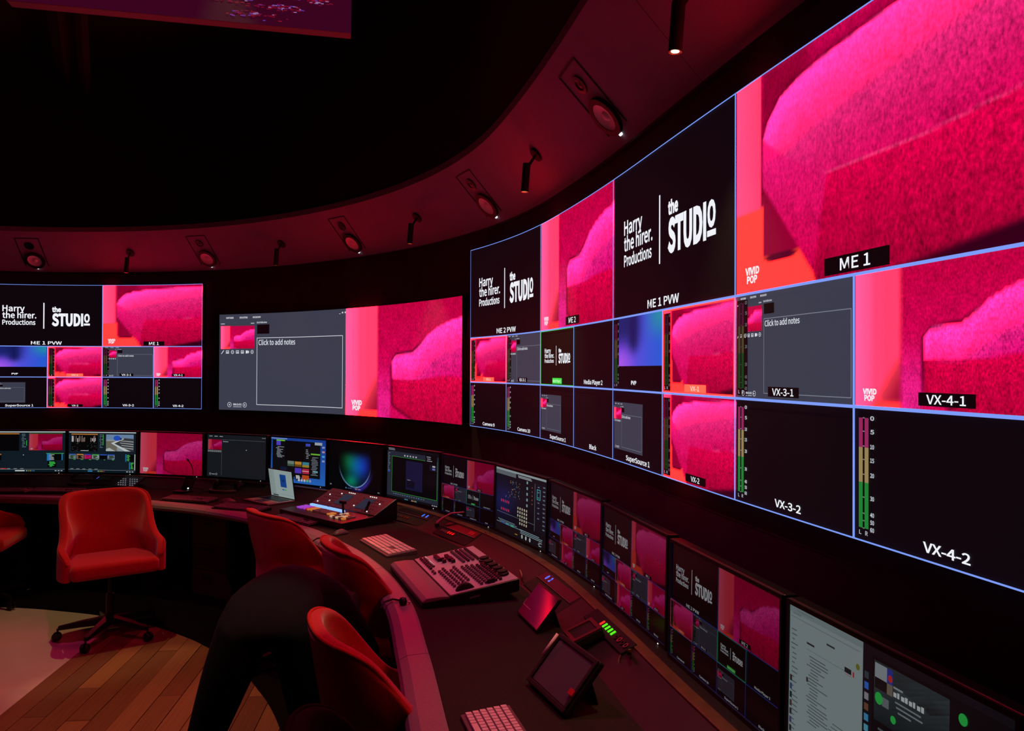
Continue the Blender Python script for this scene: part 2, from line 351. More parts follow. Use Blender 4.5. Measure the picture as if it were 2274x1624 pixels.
def tile(c, kind, q, lab=None):
    """one cell of the multiviewer picture; q = sofa grid density"""
    if kind in ('PVW',): c.rect(0, 0, 1, 1, BG); logo(c); c.text(lab, 0, .03, .05, WHT, 2, xc=.49, bold=.008)
    elif kind == 'A': c.grid(sofa_a, q, int(q*.6)); vivid(c, .05, .05); pill(c, lab, .5, .015)
    elif kind == 'B': c.grid(sofa_b, q, int(q*.6)); vivid(c, .045, .05); pill(c, lab, .47, .02, .19)
    elif kind == 'PVP': c.rect(0, 0, 1, 1, BG); v = c.view(.115, .33, .98, 1, 1); v.grid(blue_pic, 14, 10); c.text('PVP', 0, .08, .05, WHT, 3, xc=.44); meter(c, .55)
    elif kind == 'VX1':
        c.grid(sofa_a, q, int(q*.6)); meter(c, .45, True); c.rect(.27+.07, .03, .64, .115, (255, 110, 70), 3); c.text('VX-1', 0, .045, .05, (255, 205, 190), 4, xc=.49)
        c.frame(0, 0, 1, 1, .022, .03, (255, 84, 58), 5)
    elif kind == 'VX2': c.grid(sofa_a, q, int(q*.6)); meter(c, .45, True); pill(c, 'VX-2', .5, .03, .28, .09, cap=.055)
    elif kind == 'VX2B': c.grid(sofa_b, q, int(q*.6)); meter(c, .45, True); pill(c, 'VX-2', .5, .03, .28, .09, cap=.055)
    elif kind == 'VX31': notes(c, 14); meter(c, .5, True); pill(c, 'VX-3-1', .46, .035, .27, .09, cap=.06)
    elif kind == 'VX41': c.grid(sofa_b, q, int(q*.6)); vivid(c, .05, .05, 1.2); pill(c, 'VX-4-1', .5, .035, .27, .09, cap=.06)
    elif kind == 'SS': c.rect(0, 0, 1, 1, BG); v = c.view(.012, .17, .62, .83, 1); notes(v, 10); c.text('SuperSource 1', 0, .05, .065, WHT, 3, xc=.72 if False else .52, bold=.008, asp=.8)
    elif kind == 'BLK': c.rect(0, 0, 1, 1, BG); c.text(lab, 0, .055, .065, WHT, 3, xc=.5, bold=.008, asp=.8)
    elif kind == 'MTR': c.rect(0, 0, 1, 1, BG); meter(c, 1); c.text(lab, 0, .06, .065, WHT, 3, xc=.5, bold=.008, asp=.85)
    elif kind == 'MP1':
        c.rect(0, 0, 1, 1, (12, 10, 8)); v = c.view(0, .12, 1, .95); logo(v); c.rect(.36, .035, .64, .135, (60, 225, 70), 3); c.text('Media Player 1', .375, .06, .05, (190, 255, 190), 4, x1=.625)
        c.frame(0, 0, 1, 1, .014, .02, (60, 225, 60), 5)
LAY1 = [(0, 2, 2, 4, 'PVW', 'ME 1 PVW'), (2, 2, 4, 4, 'A', 'ME 1'), (0, 1, 1, 2, 'PVP', ''), (1, 1, 2, 2, 'VX1', ''), (2, 1, 3, 2, 'VX31', ''), (3, 1, 4, 2, 'VX41', ''),
        (0, 0, 1, 1, 'SS', ''), (1, 0, 2, 1, 'VX2', ''), (2, 0, 3, 1, 'MTR', 'VX-3-2'), (3, 0, 4, 1, 'MTR', 'VX-4-2')]
LAY2 = [(0, 2, 2, 4, 'PVW', 'ME 2 PVW'), (2, 2, 4, 4, 'B', 'ME 2'), (0, 1, 1, 2, 'VX1', ''), (1, 1, 2, 2, 'VX31', ''), (2, 1, 3, 2, 'MP1', ''), (3, 1, 4, 2, 'BLK', 'Media Player 2'),
        (0, 0, 1, 1, 'MTR', 'Camera 9'), (1, 0, 2, 1, 'MTR', 'Camera 10'), (2, 0, 3, 1, 'SS', ''), (3, 0, 4, 1, 'BLK', 'Black')]
def grid_lines(c, x0, x1, wd=.014, col=LINE):
    h = wd*16/9
    for y in (0, 1, 2, 4): c.rect(x0, max(0, y-h/2), x1, min(4, y+h/2), col, 6)
    for k in range(int(x0), int(x1)+1):
        c.rect(max(x0, k-wd/2), 0, min(x1, k+wd/2), 4 if (k-x0) % 2 == 0 else 2, col, 6)

# ------------------------------------------------------------------ plan curves: the bending wall and the monitor line
SK = np.array([-17, -8.4, -7, -5.6, -4.2, -2.8, -1.4, 0, 1.4, 2.8, 4.2, 9]); TH = np.radians([231, 127.27, 110.36, 93.44, 76.52, 58.84, 45.80, 31.49, 16.11, 11.52, 13.53, 13.53])
_s = np.arange(-17, 9.001, .01); _h = np.interp(_s, SK, TH)
_x = np.concatenate([[0], np.cumsum(np.sin((_h[1:]+_h[:-1])/2)*.01)]); _y = np.concatenate([[0], np.cumsum(-np.cos((_h[1:]+_h[:-1])/2)*.01)])
_i = np.argmin(abs(_s)); _x += -.27687-_x[_i]; _y += 6.00692-_y[_i]
def WALL(s, o=0, z=0):
    h = np.interp(s, _s, _h); return (float(np.interp(s, _s, _x)-math.cos(h)*o), float(np.interp(s, _s, _y)-math.sin(h)*o), z)
def wall_map(s0, scale, zb, zscale, off=.045, lay=.0011):
    def f(P):
        s = s0+P[:, 0]*scale; h = np.interp(s, _s, _h); o = off+P[:, 2]*lay
        return np.column_stack([np.interp(s, _s, _x)-np.cos(h)*o, np.interp(s, _s, _y)-np.sin(h)*o, zb+P[:, 1]*zscale])
    return f
MON = [(-6.08, 7.23, -20), (-5.40, 7.44, -11), (-4.676, 7.542, -2), (-3.949, 7.513, 6.7), (-3.235, 7.395, 15.6), (-2.54, 7.179, 23.4), (-1.886, 6.861, 32.6), (-1.299, 6.431, 40.7), (-.758, 5.905, 48.9),
       (-.306, 5.267, 56.5), (.044, 4.623, 65.2), (.306, 3.926, 72.9), (.483, 3.173, 77.3), (.637, 2.419, 77.4), (.798, 1.697, 77.4), (.96, .976, 77.2), (1.12, .25, 77)]
def DESK(m, o=0, z=0):          # m: monitor number (1 = first in view), o: distance towards the operators
    k = m+1; i = int(min(max(math.floor(k), 0), len(MON)-2)); t = k-i; A, B = MON[i], MON[i+1]; d = math.hypot(B[0]-A[0], B[1]-A[1])
    h = [2*t**3-3*t**2+1, t**3-2*t**2+t, -2*t**3+3*t**2, t**3-t**2]; a, b = R(A[2]), R(B[2])
    x = h[0]*A[0]+h[1]*d*math.cos(a)+h[2]*B[0]+h[3]*d*math.cos(b); y = h[0]*A[1]-h[1]*d*math.sin(a)+h[2]*B[1]-h[3]*d*math.sin(b)
    y_ = a*(1-t)+b*t
    return (x-math.sin(y_)*o, y-math.cos(y_)*o, z)
def yaw(m): return R(np.interp(m, np.arange(len(MON))-1, [q[2] for q in MON]))
ZD = .79                        # desk top height

# ------------------------------------------------------------------ pictures (drawn before any object exists: keeps the font evaluation quick)
def led_tiles(lay, u0_, qbig, qs):
    out = []
    for x0, y0, x1, y1, kind, lab in lay:
        c = Canvas(seg=.16, hot=HOT); tile(c.view(u0_+x0, y0, u0_+x1, y1), kind, qbig if x1-x0 > 1 else qs, lab); out.append((kind, lab, c))
    return out
TL_LEFT = led_tiles(LAY1, 0, 56, 28); GL_LEFT = Canvas(seg=.16); grid_lines(GL_LEFT, 0, 4)
TL_RIGHT = led_tiles(LAY2, 0, 70, 24) + led_tiles(LAY1, 4, 150, 60); GL_RIGHT = Canvas(seg=.16); grid_lines(GL_RIGHT, 0, 4); grid_lines(GL_RIGHT, 4, 8)
C_NOTES = Canvas(seg=.03, hot=HOT); notes(C_NOTES.view(0, 0, .5, 1), 40, True)
for i, t in enumerate('_ox'): C_NOTES.view(0, 0, .5, 1).text(t, .945+.022*i, .958, .018, WHT, 3, x1=.957+.022*i)
C_SOFA = Canvas(seg=.03, hot=HOT); _c = C_SOFA.view(.5, 0, 1, 1); _c.grid(sofa_b, 90, 60); vivid(_c, .05, .05, 1.25)

def bits(c, x0, y0, x1, y1, n, col, L=3, h=.012, seed=1):       # short runs of unreadable small print
    g = random.Random(seed)
    for k in range(n):
        y = y1-(k+.5)*(y1-y0)/n; x = x0+g.random()*.2*(x1-x0)
        c.rect(x, y-h/2, x+(x1-x)*(.35+.65*g.random()), y+h/2, col, L)
def mon_multi(lay, gain=.30):
    c = Canvas(seg=9, gain=gain); v = c.view(0, 0, .25, .25)
    for x0, y0, x1, y1, kind, lab in lay: tile(v.view(x0, y0, x1, y1), kind, 46 if x1-x0 > 1 else 22, lab)
    grid_lines(v, 0, 4, .012, (50, 80, 190)); return c
def mon_vmix(which):
    c = Canvas(seg=9, gain=1); c.rect(0, 0, 1, 1, (20, 34, 44)); c.rect(0, .975, 1, 1, (205, 220, 222), 2); c.rect(0, 0, 1, .055, (12, 30, 40), 2); c.rect(0, .062, 1, .068, (150, 160, 165), 2)
    if which == 1:
        c.rect(.0, .52, .37, .96, (8, 6, 10), 2); c.rect(0, .93, .37, .955, (205, 130, 50), 3); c.rect(.50, .94, .965, .962, (40, 90, 40), 3)
        v = c.view(.505, .535, .955, .94, 1, .55); v.grid(sofa_b, 36, 24); vivid(v)
        c.rect(.0, .29, .13, .45, (8, 6, 8), 2); c.rect(0, .42, .13, .445, (205, 130, 50), 3); bits(c, .40, .60, .47, .95, 9, (120, 150, 160), 3, .012, 3); c.rect(.465, .65, .475, .78, (50, 190, 60), 3)
        c.rect(.75, .28, .80, .46, (40, 130, 200), 3); c.rect(.76, .29, .96, .45, (6, 10, 10), 2); c.rect(.95, .29, .965, .45, (40, 130, 200), 3); c.rect(.74, .45, .98, .465, (70, 180, 80), 3)
        c.rect(.76, .12, .88, .27, (8, 12, 10), 2); bits(c, .77, .13, .87, .26, 6, (60, 200, 80), 3, .016, 5); bits(c, .77, .29, .86, .44, 5, (200, 205, 205), 3, .014, 6); c.rect(.12, .075, .2, .095, (210, 50, 50), 3)
        c.rect(.32, .018, .45, .045, (215, 225, 225), 3); c.disc(.43, .42, .006, .01, (230, 235, 240), 4)
        for i in range(5): c.rect(.47+.025*i, .02, .483+.025*i, .04, [(220, 220, 225), (120, 190, 90), (230, 190, 70), (90, 140, 230), (60, 170, 230)][i], 3)
    else:
        v = c.view(.035, .52, .43, .92, 1); g = random.Random(4); v.rect(0, 0, 1, 1, (10, 9, 10))
        for k in range(26): x = g.random()*.95; v.rect(x, .55+.1*g.random(), x+.025+.02*g.random(), .75+.24*g.random(), [(200, 198, 196), (120, 110, 110), (160, 120, 100), (60, 55, 60)][k % 4], 2)
        for k in range(40): x = g.random()*.95; y = g.random()*.5; v.rect(x, y, x+.03, y+.03, [(60, 70, 80), (90, 60, 50), (30, 90, 60), (50, 50, 55)][k % 4], 2)
        c.rect(.035, .925, .43, .95, (205, 130, 50), 3); bits(c, .15, .525, .3, .54, 1, (225, 225, 225), 4, .012, 2)
        bits(c, .455, .60, .51, .95, 9, (120, 150, 160), 3, .012, 3); c.rect(.505, .67, .515, .94, (60, 200, 60), 3)
        v = c.view(.555, .53, .96, .94, 1); v.rect(0, 0, 1, 1, (150, 165, 170)); v.rect(0, .7, 1, 1, (120, 150, 185), 2); v.rect(.0, 0, .4, .6, (120, 118, 105), 2)
        v.poly([(.18, .45), (.6, .8), (1, .75), (1, .0), (.72, 0), (.3, .42)], (62, 66, 70), 3)
        v.poly([(.0, .12), (.12, .2), (.35, 0), (0, 0)], (190, 200, 200), 3); v.poly([(.18, .48), (.62, .78), (.66, .74), (.30, .46), (.9, 0), (.7, 0)], (215, 222, 222), 4)
        for k in range(4): y = .62-.14*k; v.poly([(.45+.05*k, y+.04), (1, y-.03), (1, y-.08), (.47+.05*k, y)], (180, 185, 185), 5)
        v.disc(.4, .78, .13, .16, (40, 90, 210), 5); v.disc(.52, .74, .06, .08, (50, 60, 130), 5)
        for i, cc in enumerate([(110, 140, 130), (150, 110, 80), None, (150, 170, 170), (10, 10, 12), (120, 140, 170)]):
            x = .005+.115*i; c.rect(x, .33, x+.105, .425, cc or (200, 20, 100), 2); c.rect(x, .425, x+.105, .45, [(60, 100, 190), (210, 140, 60), (60, 70, 190), (60, 170, 60), (50, 90, 200), (50, 90, 200)][i], 3)
            if i in (0, 1, 3, 5): bits(c, x+.01, .34, x+.1, .42, 4, (60, 80, 60) if i != 1 else (30, 24, 22), 3, .02, i)
            if cc is None: v = c.view(x, .33, x+.105, .425, 1, .6); v.grid(sofa_b, 14, 8)
            bits(c, x+.06, .305, x+.105, .325, 1, (90, 200, 90), 3, .012, i)
        c.rect(.845, .28, .86, .46, (40, 130, 200), 3); c.rect(.86, .28, .97, .45, (8, 12, 10), 2); bits(c, .865, .29, .92, .45, 7, (70, 190, 80), 3, .016, 9)
        c.rect(.90, .09, .915, .27, (40, 130, 200), 3); c.rect(.915, .09, .975, .26, (8, 12, 10), 2); bits(c, .92, .1, .97, .26, 7, (70, 190, 80), 3, .016, 8); c.rect(.978, .08, .99, .46, (200, 210, 210), 3)
        c.rect(.29, .02, .36, .045, (60, 150, 210), 3)
        for i in range(5): c.rect(.44+.022*i, .02, .452+.022*i, .042, [(220, 220, 225), (90, 190, 90), (230, 190, 70), (230, 120, 60), (200, 60, 60)][i], 3)
    for i in range(5): c.rect(.03+.09*i, .078, .075+.09*i, .09, (150, 165, 170), 3)
    for i in range(3): c.rect(.86+.04*i, .02, .885+.04*i, .04, (190, 200, 205), 3)
    return c
def mon_desktop():
    c = Canvas(seg=9, gain=1); c.grid(lambda U, V: (grad(V, (44, 110, 205), (24, 66, 160)), np.zeros(len(U))), 4, 4); c.rect(.03, .14, .90, .94, (14, 17, 22), 2); c.rect(.0, .965, .3, .985, (150, 170, 220), 2)
    c.rect(.10, .82, .18, .92, (90, 70, 220), 3); c.rect(.10, .92, .26, .95, (120, 210, 60), 3); bits(c, .09, .54, .25, .8, 9, (150, 160, 170), 3, .014, 2); c.rect(.27, .5, .62, .93, (9, 10, 14), 3)
    c.rect(.64, .84, .72, .90, (70, 80, 200), 3); bits(c, .64, .56, .73, .78, 6, (160, 170, 175), 3, .014, 4); c.rect(.80, .88, .93, .94, (170, 180, 190), 3)
    c.rect(.735, .66, .895, .69, (120, 205, 60), 4); bits(c, .74, .2, .88, .62, 13, (130, 140, 150), 4, .014, 6); c.rect(.78, .27, .86, .31, (110, 170, 190), 4)
    cols = [[(14, 18, 24), (120, 140, 130), (200, 140, 50), (60, 140, 160)], [(20, 30, 60), (16, 18, 24), (90, 60, 200), (190, 40, 70)], [(10, 12, 16), (10, 12, 16), (12, 12, 14), (200, 80, 30)]]
    for j in range(3):
        for i in range(4):
            x = .18+.135*i; y = .37-.145*j; c.rect(x, y, x+.12, y+.115, cols[j][i], 3)
            if j == 0 and i: c.rect(x, y, x+.12, y+.05, [(0, 0, 0), (70, 100, 80), (120, 80, 20), (170, 140, 40)][i], 4)
            if (j, i) == (1, 3): c.rect(x, y+.05, x+.12, y+.065, (235, 190, 200), 4)
            if (j, i) == (2, 2): bits(c, x+.01, y+.02, x+.1, y+.1, 3, (220, 220, 220), 4, .02, 5)
    for i in range(4): c.rect(.93, .82-.1*i, .975, .86-.1*i, [(150, 165, 200), (200, 150, 160), (80, 180, 240), (150, 165, 200)][i], 3)
    for i in range(6): c.disc(.48+.05*i, .075, .018, .03, [(60, 70, 110), (210, 215, 225), (190, 200, 210), (200, 205, 215), (80, 210, 110), (160, 170, 200)][i], 4)
    return c
def mon_planet():
    def fn(U, V):
        x = (U-.5)*16/9; y = V-.62; r = np.hypot(x, y); ins = 1-ss(.51, .56, r); c = np.zeros((len(U), 3)) + (5, 6, 9); top = 1-ss(.05, .30, y)
        a = np.exp(-((x+.22)**2/.05+(y+.02)**2/.06))*ins*top; c = c + a[:, None]*np.array((4, 78, 28))
        a = np.exp(-((x-.05)**2/.06+(y+.10)**2/.09))*ins*top; c = c + a[:, None]*np.array((0, 76, 128))
        a = np.exp(-((x-.32)**2/.05+(y+.08)**2/.08))*ins*top; c = c + a[:, None]*np.array((14, 30, 128)); a = np.exp(-((x+.12)**2/.05+(y+.44)**2/.02))*ins; c = c + a[:, None]*np.array((0, 112, 64))
        rim = np.exp(-((r-.545)/.010)**2)*(1-ss(-.42, -.02, y)); c = c + rim[:, None]*np.array((128, 180, 232))
        g2 = np.exp(-((r-.60)/.05)**2)*(1-ss(-.5, -.1, y))*ss(-.3, .3, x); c = c + g2[:, None]*np.array((50, 36, 140)); return np.clip(c, 0, 255), np.zeros(len(U))
    c = Canvas(seg=9); c.grid(fn, 96, 60); c.rect(.37, .035, .45, .05, (60, 90, 120), 3); c.disc(.345, .043, .009, .014, (90, 180, 230), 3)
    for i in range(5): c.rect(.52+.022*i, .035, .533+.022*i, .055, [(210, 210, 215), (200, 160, 80), (190, 70, 70), (200, 200, 210), (70, 150, 220)][i], 3)
    c.rect(.93, .03, .965, .05, (120, 130, 140), 3); c.rect(.03, .06, .06, .09, (120, 130, 140), 3); return c
def mon_app():
    c = Canvas(seg=9); c.rect(0, 0, 1, 1, (40, 46, 62)); c.rect(0, .93, 1, 1, (14, 16, 22), 2); bits(c, .01, .945, .2, .995, 2, (150, 155, 165), 3, .012, 3); c.rect(.10, .13, .965, .83, (8, 8, 12), 2)
    c.frame(.095, .125, .97, .835, .006, .008, (50, 150, 50), 3); c.rect(.38, .22, .70, .78, (26, 26, 62), 3); c.rect(.40, .26, .55, .40, (16, 16, 36), 4); c.rect(.41, .405, .47, .415, (150, 155, 165), 4)
    c.rect(.75, .76, .96, .95, (10, 11, 16), 4); bits(c, .76, .82, .94, .93, 3, (160, 165, 175), 5, .014, 7); c.rect(.83, .66, .955, .77, (24, 26, 48), 4); c.rect(.88, .73, .93, .76, (190, 195, 205), 5); c.rect(.88, .68, .93, .71, (120, 120, 200), 5)
    bits(c, .01, .5, .06, .9, 14, (120, 128, 140), 3, .012, 2); c.rect(.01, .51, .06, .53, (40, 90, 190), 4)
    for i in range(5): c.rect(.34+.055*i, .855, .365+.055*i, .885, (190, 195, 205), 3)
    for i in range(14): c.rect(.13+.045*i, .085, .155+.045*i, .10, (80, 150, 190) if i % 5 == 1 else (110, 118, 130), 3)
    c.rect(0, 0, 1, .045, (14, 15, 20), 2); c.rect(.36, .015, .43, .032, (70, 140, 160), 3)
    for i in range(5): c.rect(.5+.022*i, .012, .513+.022*i, .034, [(200, 200, 205), (190, 160, 80), (200, 120, 60), (200, 200, 210), (70, 150, 160)][i], 3)
    for i in range(3): c.rect(.88+.035*i, .012, .905+.035*i, .03, (170, 175, 180), 3)
    return c
def mon_light():
    c = Canvas(seg=9); c.grid(lambda U, V: (mixc(grad(V, (8, 11, 20), (10, 16, 22)), np.exp(-((U-.15)/.25)**2-((V-.5)/.25)**2), (14, 28, 84)), np.zeros(len(U))), 12, 8); c.rect(0, .965, 1, 1, (150, 165, 168), 2); c.rect(0, .90, .42, .965, (96, 108, 112), 2); bits(c, .44, .915, .82, .955, 2, (150, 160, 165), 3, .014, 3)
    c.rect(.80, .2, 1, .96, (14, 18, 28), 2)
    for i in range(11): c.rect(.925, .86-.06*i, .985, .90-.06*i, (24, 32, 46), 3); c.rect(.935, .872-.06*i, .97, .885-.06*i, (120, 135, 145), 4)
    for i in range(7): c.rect(.83, .84-.075*i, .885, .89-.075*i, (18, 28, 44), 3); c.rect(.84, .857-.075*i, .87, .868-.075*i, (120, 140, 155), 4)
    c.frame(.825, .68, .89, .83, .008, .01, (70, 170, 180), 5); c.rect(.03, .30, .79, .305, (110, 125, 130), 3); c.rect(.785, .21, .79, .9, (110, 125, 130), 3)
    for j in range(2):
        for i in range(5): c.rect(.12+.038*i, .47-.13*j, .135+.038*i, .51-.13*j, (215, 60, 90), 3)
    for j in range(5):
        for i in range(5):
            if not (j > 2 and i == 0): c.rect(.46+.042*i, .44-.055*j, .48+.042*i, .475-.055*j, (190, 185, 160), 3)
    g = random.Random(2)
    for k in range(40): x = .2+g.random()*.3; y = .55+g.random()*.28; c.rect(x, y, x+.012, y+.014, [(150, 110, 60), (90, 110, 130), (60, 100, 120)][k % 3], 3)
    for k in range(5): c.rect(.63, .86-.085*k, .655, .90-.085*k, (130, 165, 165), 3); c.rect(.73, .82-.06*k, .745, .835-.06*k, (150, 90, 70), 3)
    c.rect(0, 0, 1, .2, (8, 16, 22), 2); bits(c, .02, .13, .9, .2, 3, (110, 140, 150), 3, .010, 4); bits(c, .45, .09, .95, .16, 3, (130, 160, 168), 3, .010, 5)
    for i in range(3): c.disc(.56+.075*i, .055, .014, .032, (170, 190, 192), 4); c.rect(.13+.1*i, .135, .19+.1*i, .155, [(50, 90, 170), (60, 150, 180), (50, 190, 150)][i], 4)
    bits(c, .86, .02, .93, .085, 3, (150, 165, 170), 4, .012, 2); c.rect(.42, .045, .47, .055, (190, 150, 40), 4); return c
def mon_browser():
    c = Canvas(seg=9, gain=.6); c.rect(0, 0, 1, 1, (18, 22, 28)); k = (118, 134, 136); c.rect(0, .04, .415, 1, (148, 164, 166), 2); c.rect(0, .955, .415, 1, (132, 150, 152), 3); c.rect(.01, .925, .4, .93, k, 3); bits(c, .02, .94, .15, .99, 2, k, 4, .008, 2)
    bits(c, .012, .12, .06, .86, 24, (96, 110, 114), 4, .008, 3)
    for i in range(8): c.rect(.008, .50-.055*i, .022, .54-.055*i, [(60, 50, 55), (70, 70, 120), (40, 44, 50), (80, 60, 50)][i % 4], 5)
    c.rect(.11, .80, .155, .812, (40, 46, 50), 4); c.rect(.225, .86, .27, .871, (50, 56, 60), 4); c.rect(.11, .765, .33, .769, k, 4); bits(c, .11, .3, .24, .74, 22, (92, 104, 108), 4, .007, 5); bits(c, .24, .2, .39, .42, 9, (96, 106, 108), 4, .006, 6)
    c.rect(.325, .765, .36, .795, (30, 34, 38), 5); c.rect(.367, .76, .375, .79, (190, 50, 50), 5); c.disc(.392, .835, .01, .018, (120, 120, 40), 5); c.rect(.33, .755, .36, .758, (180, 90, 90), 5); c.rect(.11, .56, .122, .59, (70, 60, 62), 5)
    for i in range(8): c.rect(.425, .80-.06*i, .445, .84-.06*i, [(60, 70, 80), (50, 110, 210), (150, 150, 160), (120, 80, 60), (70, 150, 200), (90, 170, 200), (60, 160, 90), (200, 120, 60)][i], 4)
    c.rect(.46, .1, .99, .95, (12, 16, 20), 2); v = c.view(.47, .60, .78, .93, 1); v.grid(lambda U, V: (grad(V, (34, 44, 48), (92, 108, 112)), np.zeros(len(U))), 4, 6); c.rect(.475, .84, .53, .92, (150, 160, 165), 5); c.rect(.53, .84, .555, .92, (40, 60, 160), 5); c.disc(.545, .87, .01, .02, (200, 50, 50), 6); c.rect(.53, .78, .555, .84, (120, 110, 95), 5); c.rect(.475, .78, .53, .84, (20, 24, 26), 5)
    c.rect(.56, .832, .60, .842, (150, 160, 165), 6); [c.rect(.56+.0165*i, .788, .56+.0165*i+wq, .812+.006*(i % 2), (200, 208, 210), 6) for i, wq in enumerate((.013, .009, .014, .011, .013, .009, .013, .011))]; bits(c, .56, .70, .72, .775, 3, (130, 140, 145), 6, .009, 3)
    c.disc(.495, .73, .018, .034, (40, 190, 80), 6); c.disc(.56, .66, .012, .022, (40, 190, 80), 6); c.disc(.83, .87, .016, .03, (40, 190, 80), 6); c.rect(.51, .70, .54, .75, (110, 120, 125), 6); bits(c, .48, .1, .76, .58, 14, (90, 100, 106), 6, .012, 8); c.rect(.79, .74, .86, .76, (120, 130, 135), 6); c.rect(.79, .55, .9, .72, (110, 118, 122), 5); return c
C_MON = {1: mon_vmix(1), 2: mon_vmix(2), 5: mon_desktop(), 6: mon_planet(), 7: mon_app(), 9: mon_light(), 13: mon_browser()}
_c = Canvas(seg=9, gain=.62); _c.grid(sofa_b, 70, 44); vivid(_c, .045, .05, 1.3); C_MON[3] = _c
_c = Canvas(seg=9, gain=1); _c.rect(0, 0, 1, 1, (25, 31, 37)); _t = _c.view(.012, .64, .25, .88, 1, .55); _t.grid(sofa_b, 26, 14); _c.rect(.255, .88, .975, .884, (120, 128, 132), 2); _c.rect(.25, .05, .252, .63, (120, 128, 132), 2); _c.text('Click to add notes', .27, .83, .02, (190, 195, 200), 3, x1=.36)
for i in range(7): _c.frame(.012+.034*i, .585, .034+.034*i, .622, .004, .007, (190, 196, 200), 3)
for x in (.055, .165): _c.disc(x, .06, .014, .025, (190, 196, 200), 3, inner=.75)
_c.rect(.08, .05, .14, .062, (190, 196, 200), 3)
for i in range(3): _c.rect(.03+.09*i, .95, .085+.09*i, .962, (190, 196, 200), 3); _c.rect(.93+.022*i, .95, .94+.022*i, .965, (180, 186, 190), 3)
_c.disc(.67, .66, .006, .01, (225, 228, 230), 3); C_MON[4] = _c
LAY1M = [q if q[4] != 'VX2' else (1, 0, 2, 1, 'VX2B', '') for q in LAY1]
C_MON[8] = mon_multi(LAY2, .34); C_MON[10] = mon_multi(LAY1M, .26); C_MON[11] = mon_multi(LAY1M, .27); C_MON[12] = mon_multi(LAY2, .27)
C_LAP = Canvas(seg=9); C_LAP.rect(0, 0, 1, 1, (158, 176, 174)); C_LAP.rect(0, 0, .22, 1, (146, 164, 163), 2); C_LAP.rect(.22, .1, .225, 1, (110, 126, 126), 3); C_LAP.rect(.47, .38, .73, .85, (22, 70, 150), 3); C_LAP.rect(.55, .58, .66, .66, (16, 50, 110), 4)
C_LAP.rect(.52, .27, .61, .305, (40, 90, 180), 3); C_LAP.rect(.61, .27, .71, .305, (60, 170, 80), 3); C_LAP.rect(0, .1, 1, .108, (110, 126, 126), 3); bits(C_LAP, .02, .4, .12, .95, 9, (110, 124, 124), 3, .012, 3); C_LAP.rect(.1, .02, .33, .07, (50, 58, 60), 3)
GL_GMA = glyphs('grandMA3', .004); DIG = {d: glyphs(d, .02) for d in '0287'}

# ------------------------------------------------------------------ the room
TEMP = tag
def struct(name, m, material, **k): return tag(obj(name, m, material, **k), kind='structure')
sw = np.concatenate([np.arange(-17, -8.4, .3), np.arange(-8.4, 4.6, .12), np.arange(4.6, 9.01, .4)])
struct('wall_curved', MB().sweep(WALL, sw, [(0, 0), (0, 3.0), (-.12, 3.0), (-.12, 0)]), M_WALL, smooth=False)
sof = struct('ceiling_soffit', MB().sweep(WALL, sw, [(.02, 2.94), (.39, 3.33), (.39, 3.38), (.0, 3.38), (-.06, 3.0), (-.06, 2.94)]), M_SOF)
seam_m = MB()
for s in np.arange(-8.13, 4.6, 1.04):
    if True: seam_m.sweep(WALL, [s-.002, s+.002], [(.0192, 2.9392), (.3892, 3.3292), (.3896, 3.3300), (.0200, 2.9404)])
tag(obj('panel_joint', seam_m, M_SPKP, sof), kind='stuff')
struct('wall_fascia', MB().sweep(WALL, sw, [(.37, 3.36), (.37, 5.2), (.30, 5.2), (.30, 3.36)]), M_CEIL)
struct('trim_1', MB().sweep(WALL, sw, [(.0, 2.935), (.03, 2.935), (.03, 2.948), (.0, 2.948)]), M_BLK2)
struct('ceiling', MB().box((-3, 2, 5.25), (18, 20, .1)), M_CEIL)
struct('trim_2', MB().tube([(-4.6, 8.0, 4.9), (-2.5, 4.0, 4.9)], .09, 4).tube([(-4.4, 8.0, 4.75), (-2.3, 4.0, 4.75)], .05, 4), M_CEIL)
# floor: boards, white painted part, carpet ring under the desk
fl = struct('floor', MB().box((-3, 2, -.06), (18, 20, .08)), M_PANEL)
PD = R(6.0); dirv = Vector((-math.sin(PD), math.cos(PD), 0)); nrm = Vector((math.cos(PD), math.sin(PD), 0))
pl_me = [mesh('board', MB().box((0, 0, 0), (1, 1, .022))) for _ in M_WOODS]
for q, mm in zip(pl_me, M_WOODS): q.materials.append(mm)
ox = at(3, 1587, 0)      # a point on the joint between white floor and boards
for i in range(0, 27):
    wd = .128; y = -2.2 + rng.random()*1.5
    while y < 4.4:
        ln = 1.1 + rng.random()*1.6
        if not (y+ln < -1.9):
            c = ox + nrm*((i+.5)*wd) + dirv*(y+ln/2)
            o = bpy.data.objects.new('plank', pl_me[int(rng.integers(4))]); COL.objects.link(o); o.parent = fl
            o.location = (c.x, c.y, -.011 + float(rng.normal()*.0006)); o.rotation_euler = (0, 0, PD); o.scale = (wd-.004, ln-.004, 1)
        y += ln
wf = MB(); a = ox - dirv*4; b = ox + dirv*5
wf.add([tuple(a), tuple(b), tuple(b - nrm*5), tuple(a - nrm*5)], [(0, 1, 2, 3)]); wf.v += [(p[0], p[1], -.022) for p in wf.v[:4]]; wf.f += [(4, 7, 6, 5)] + [(i, 4+i, 4+(i+1) % 4, (i+1) % 4) for i in range(4)]
struct('floor_white', wf, M_WHITE)
ms = np.arange(-1, 15.01, .15)
struct('floor_carpet', MB().sweep(DESK, ms, [(1.36, -.002), (1.36, .006), (-1.6, .006), (-1.6, -.002)]), M_CARPET)

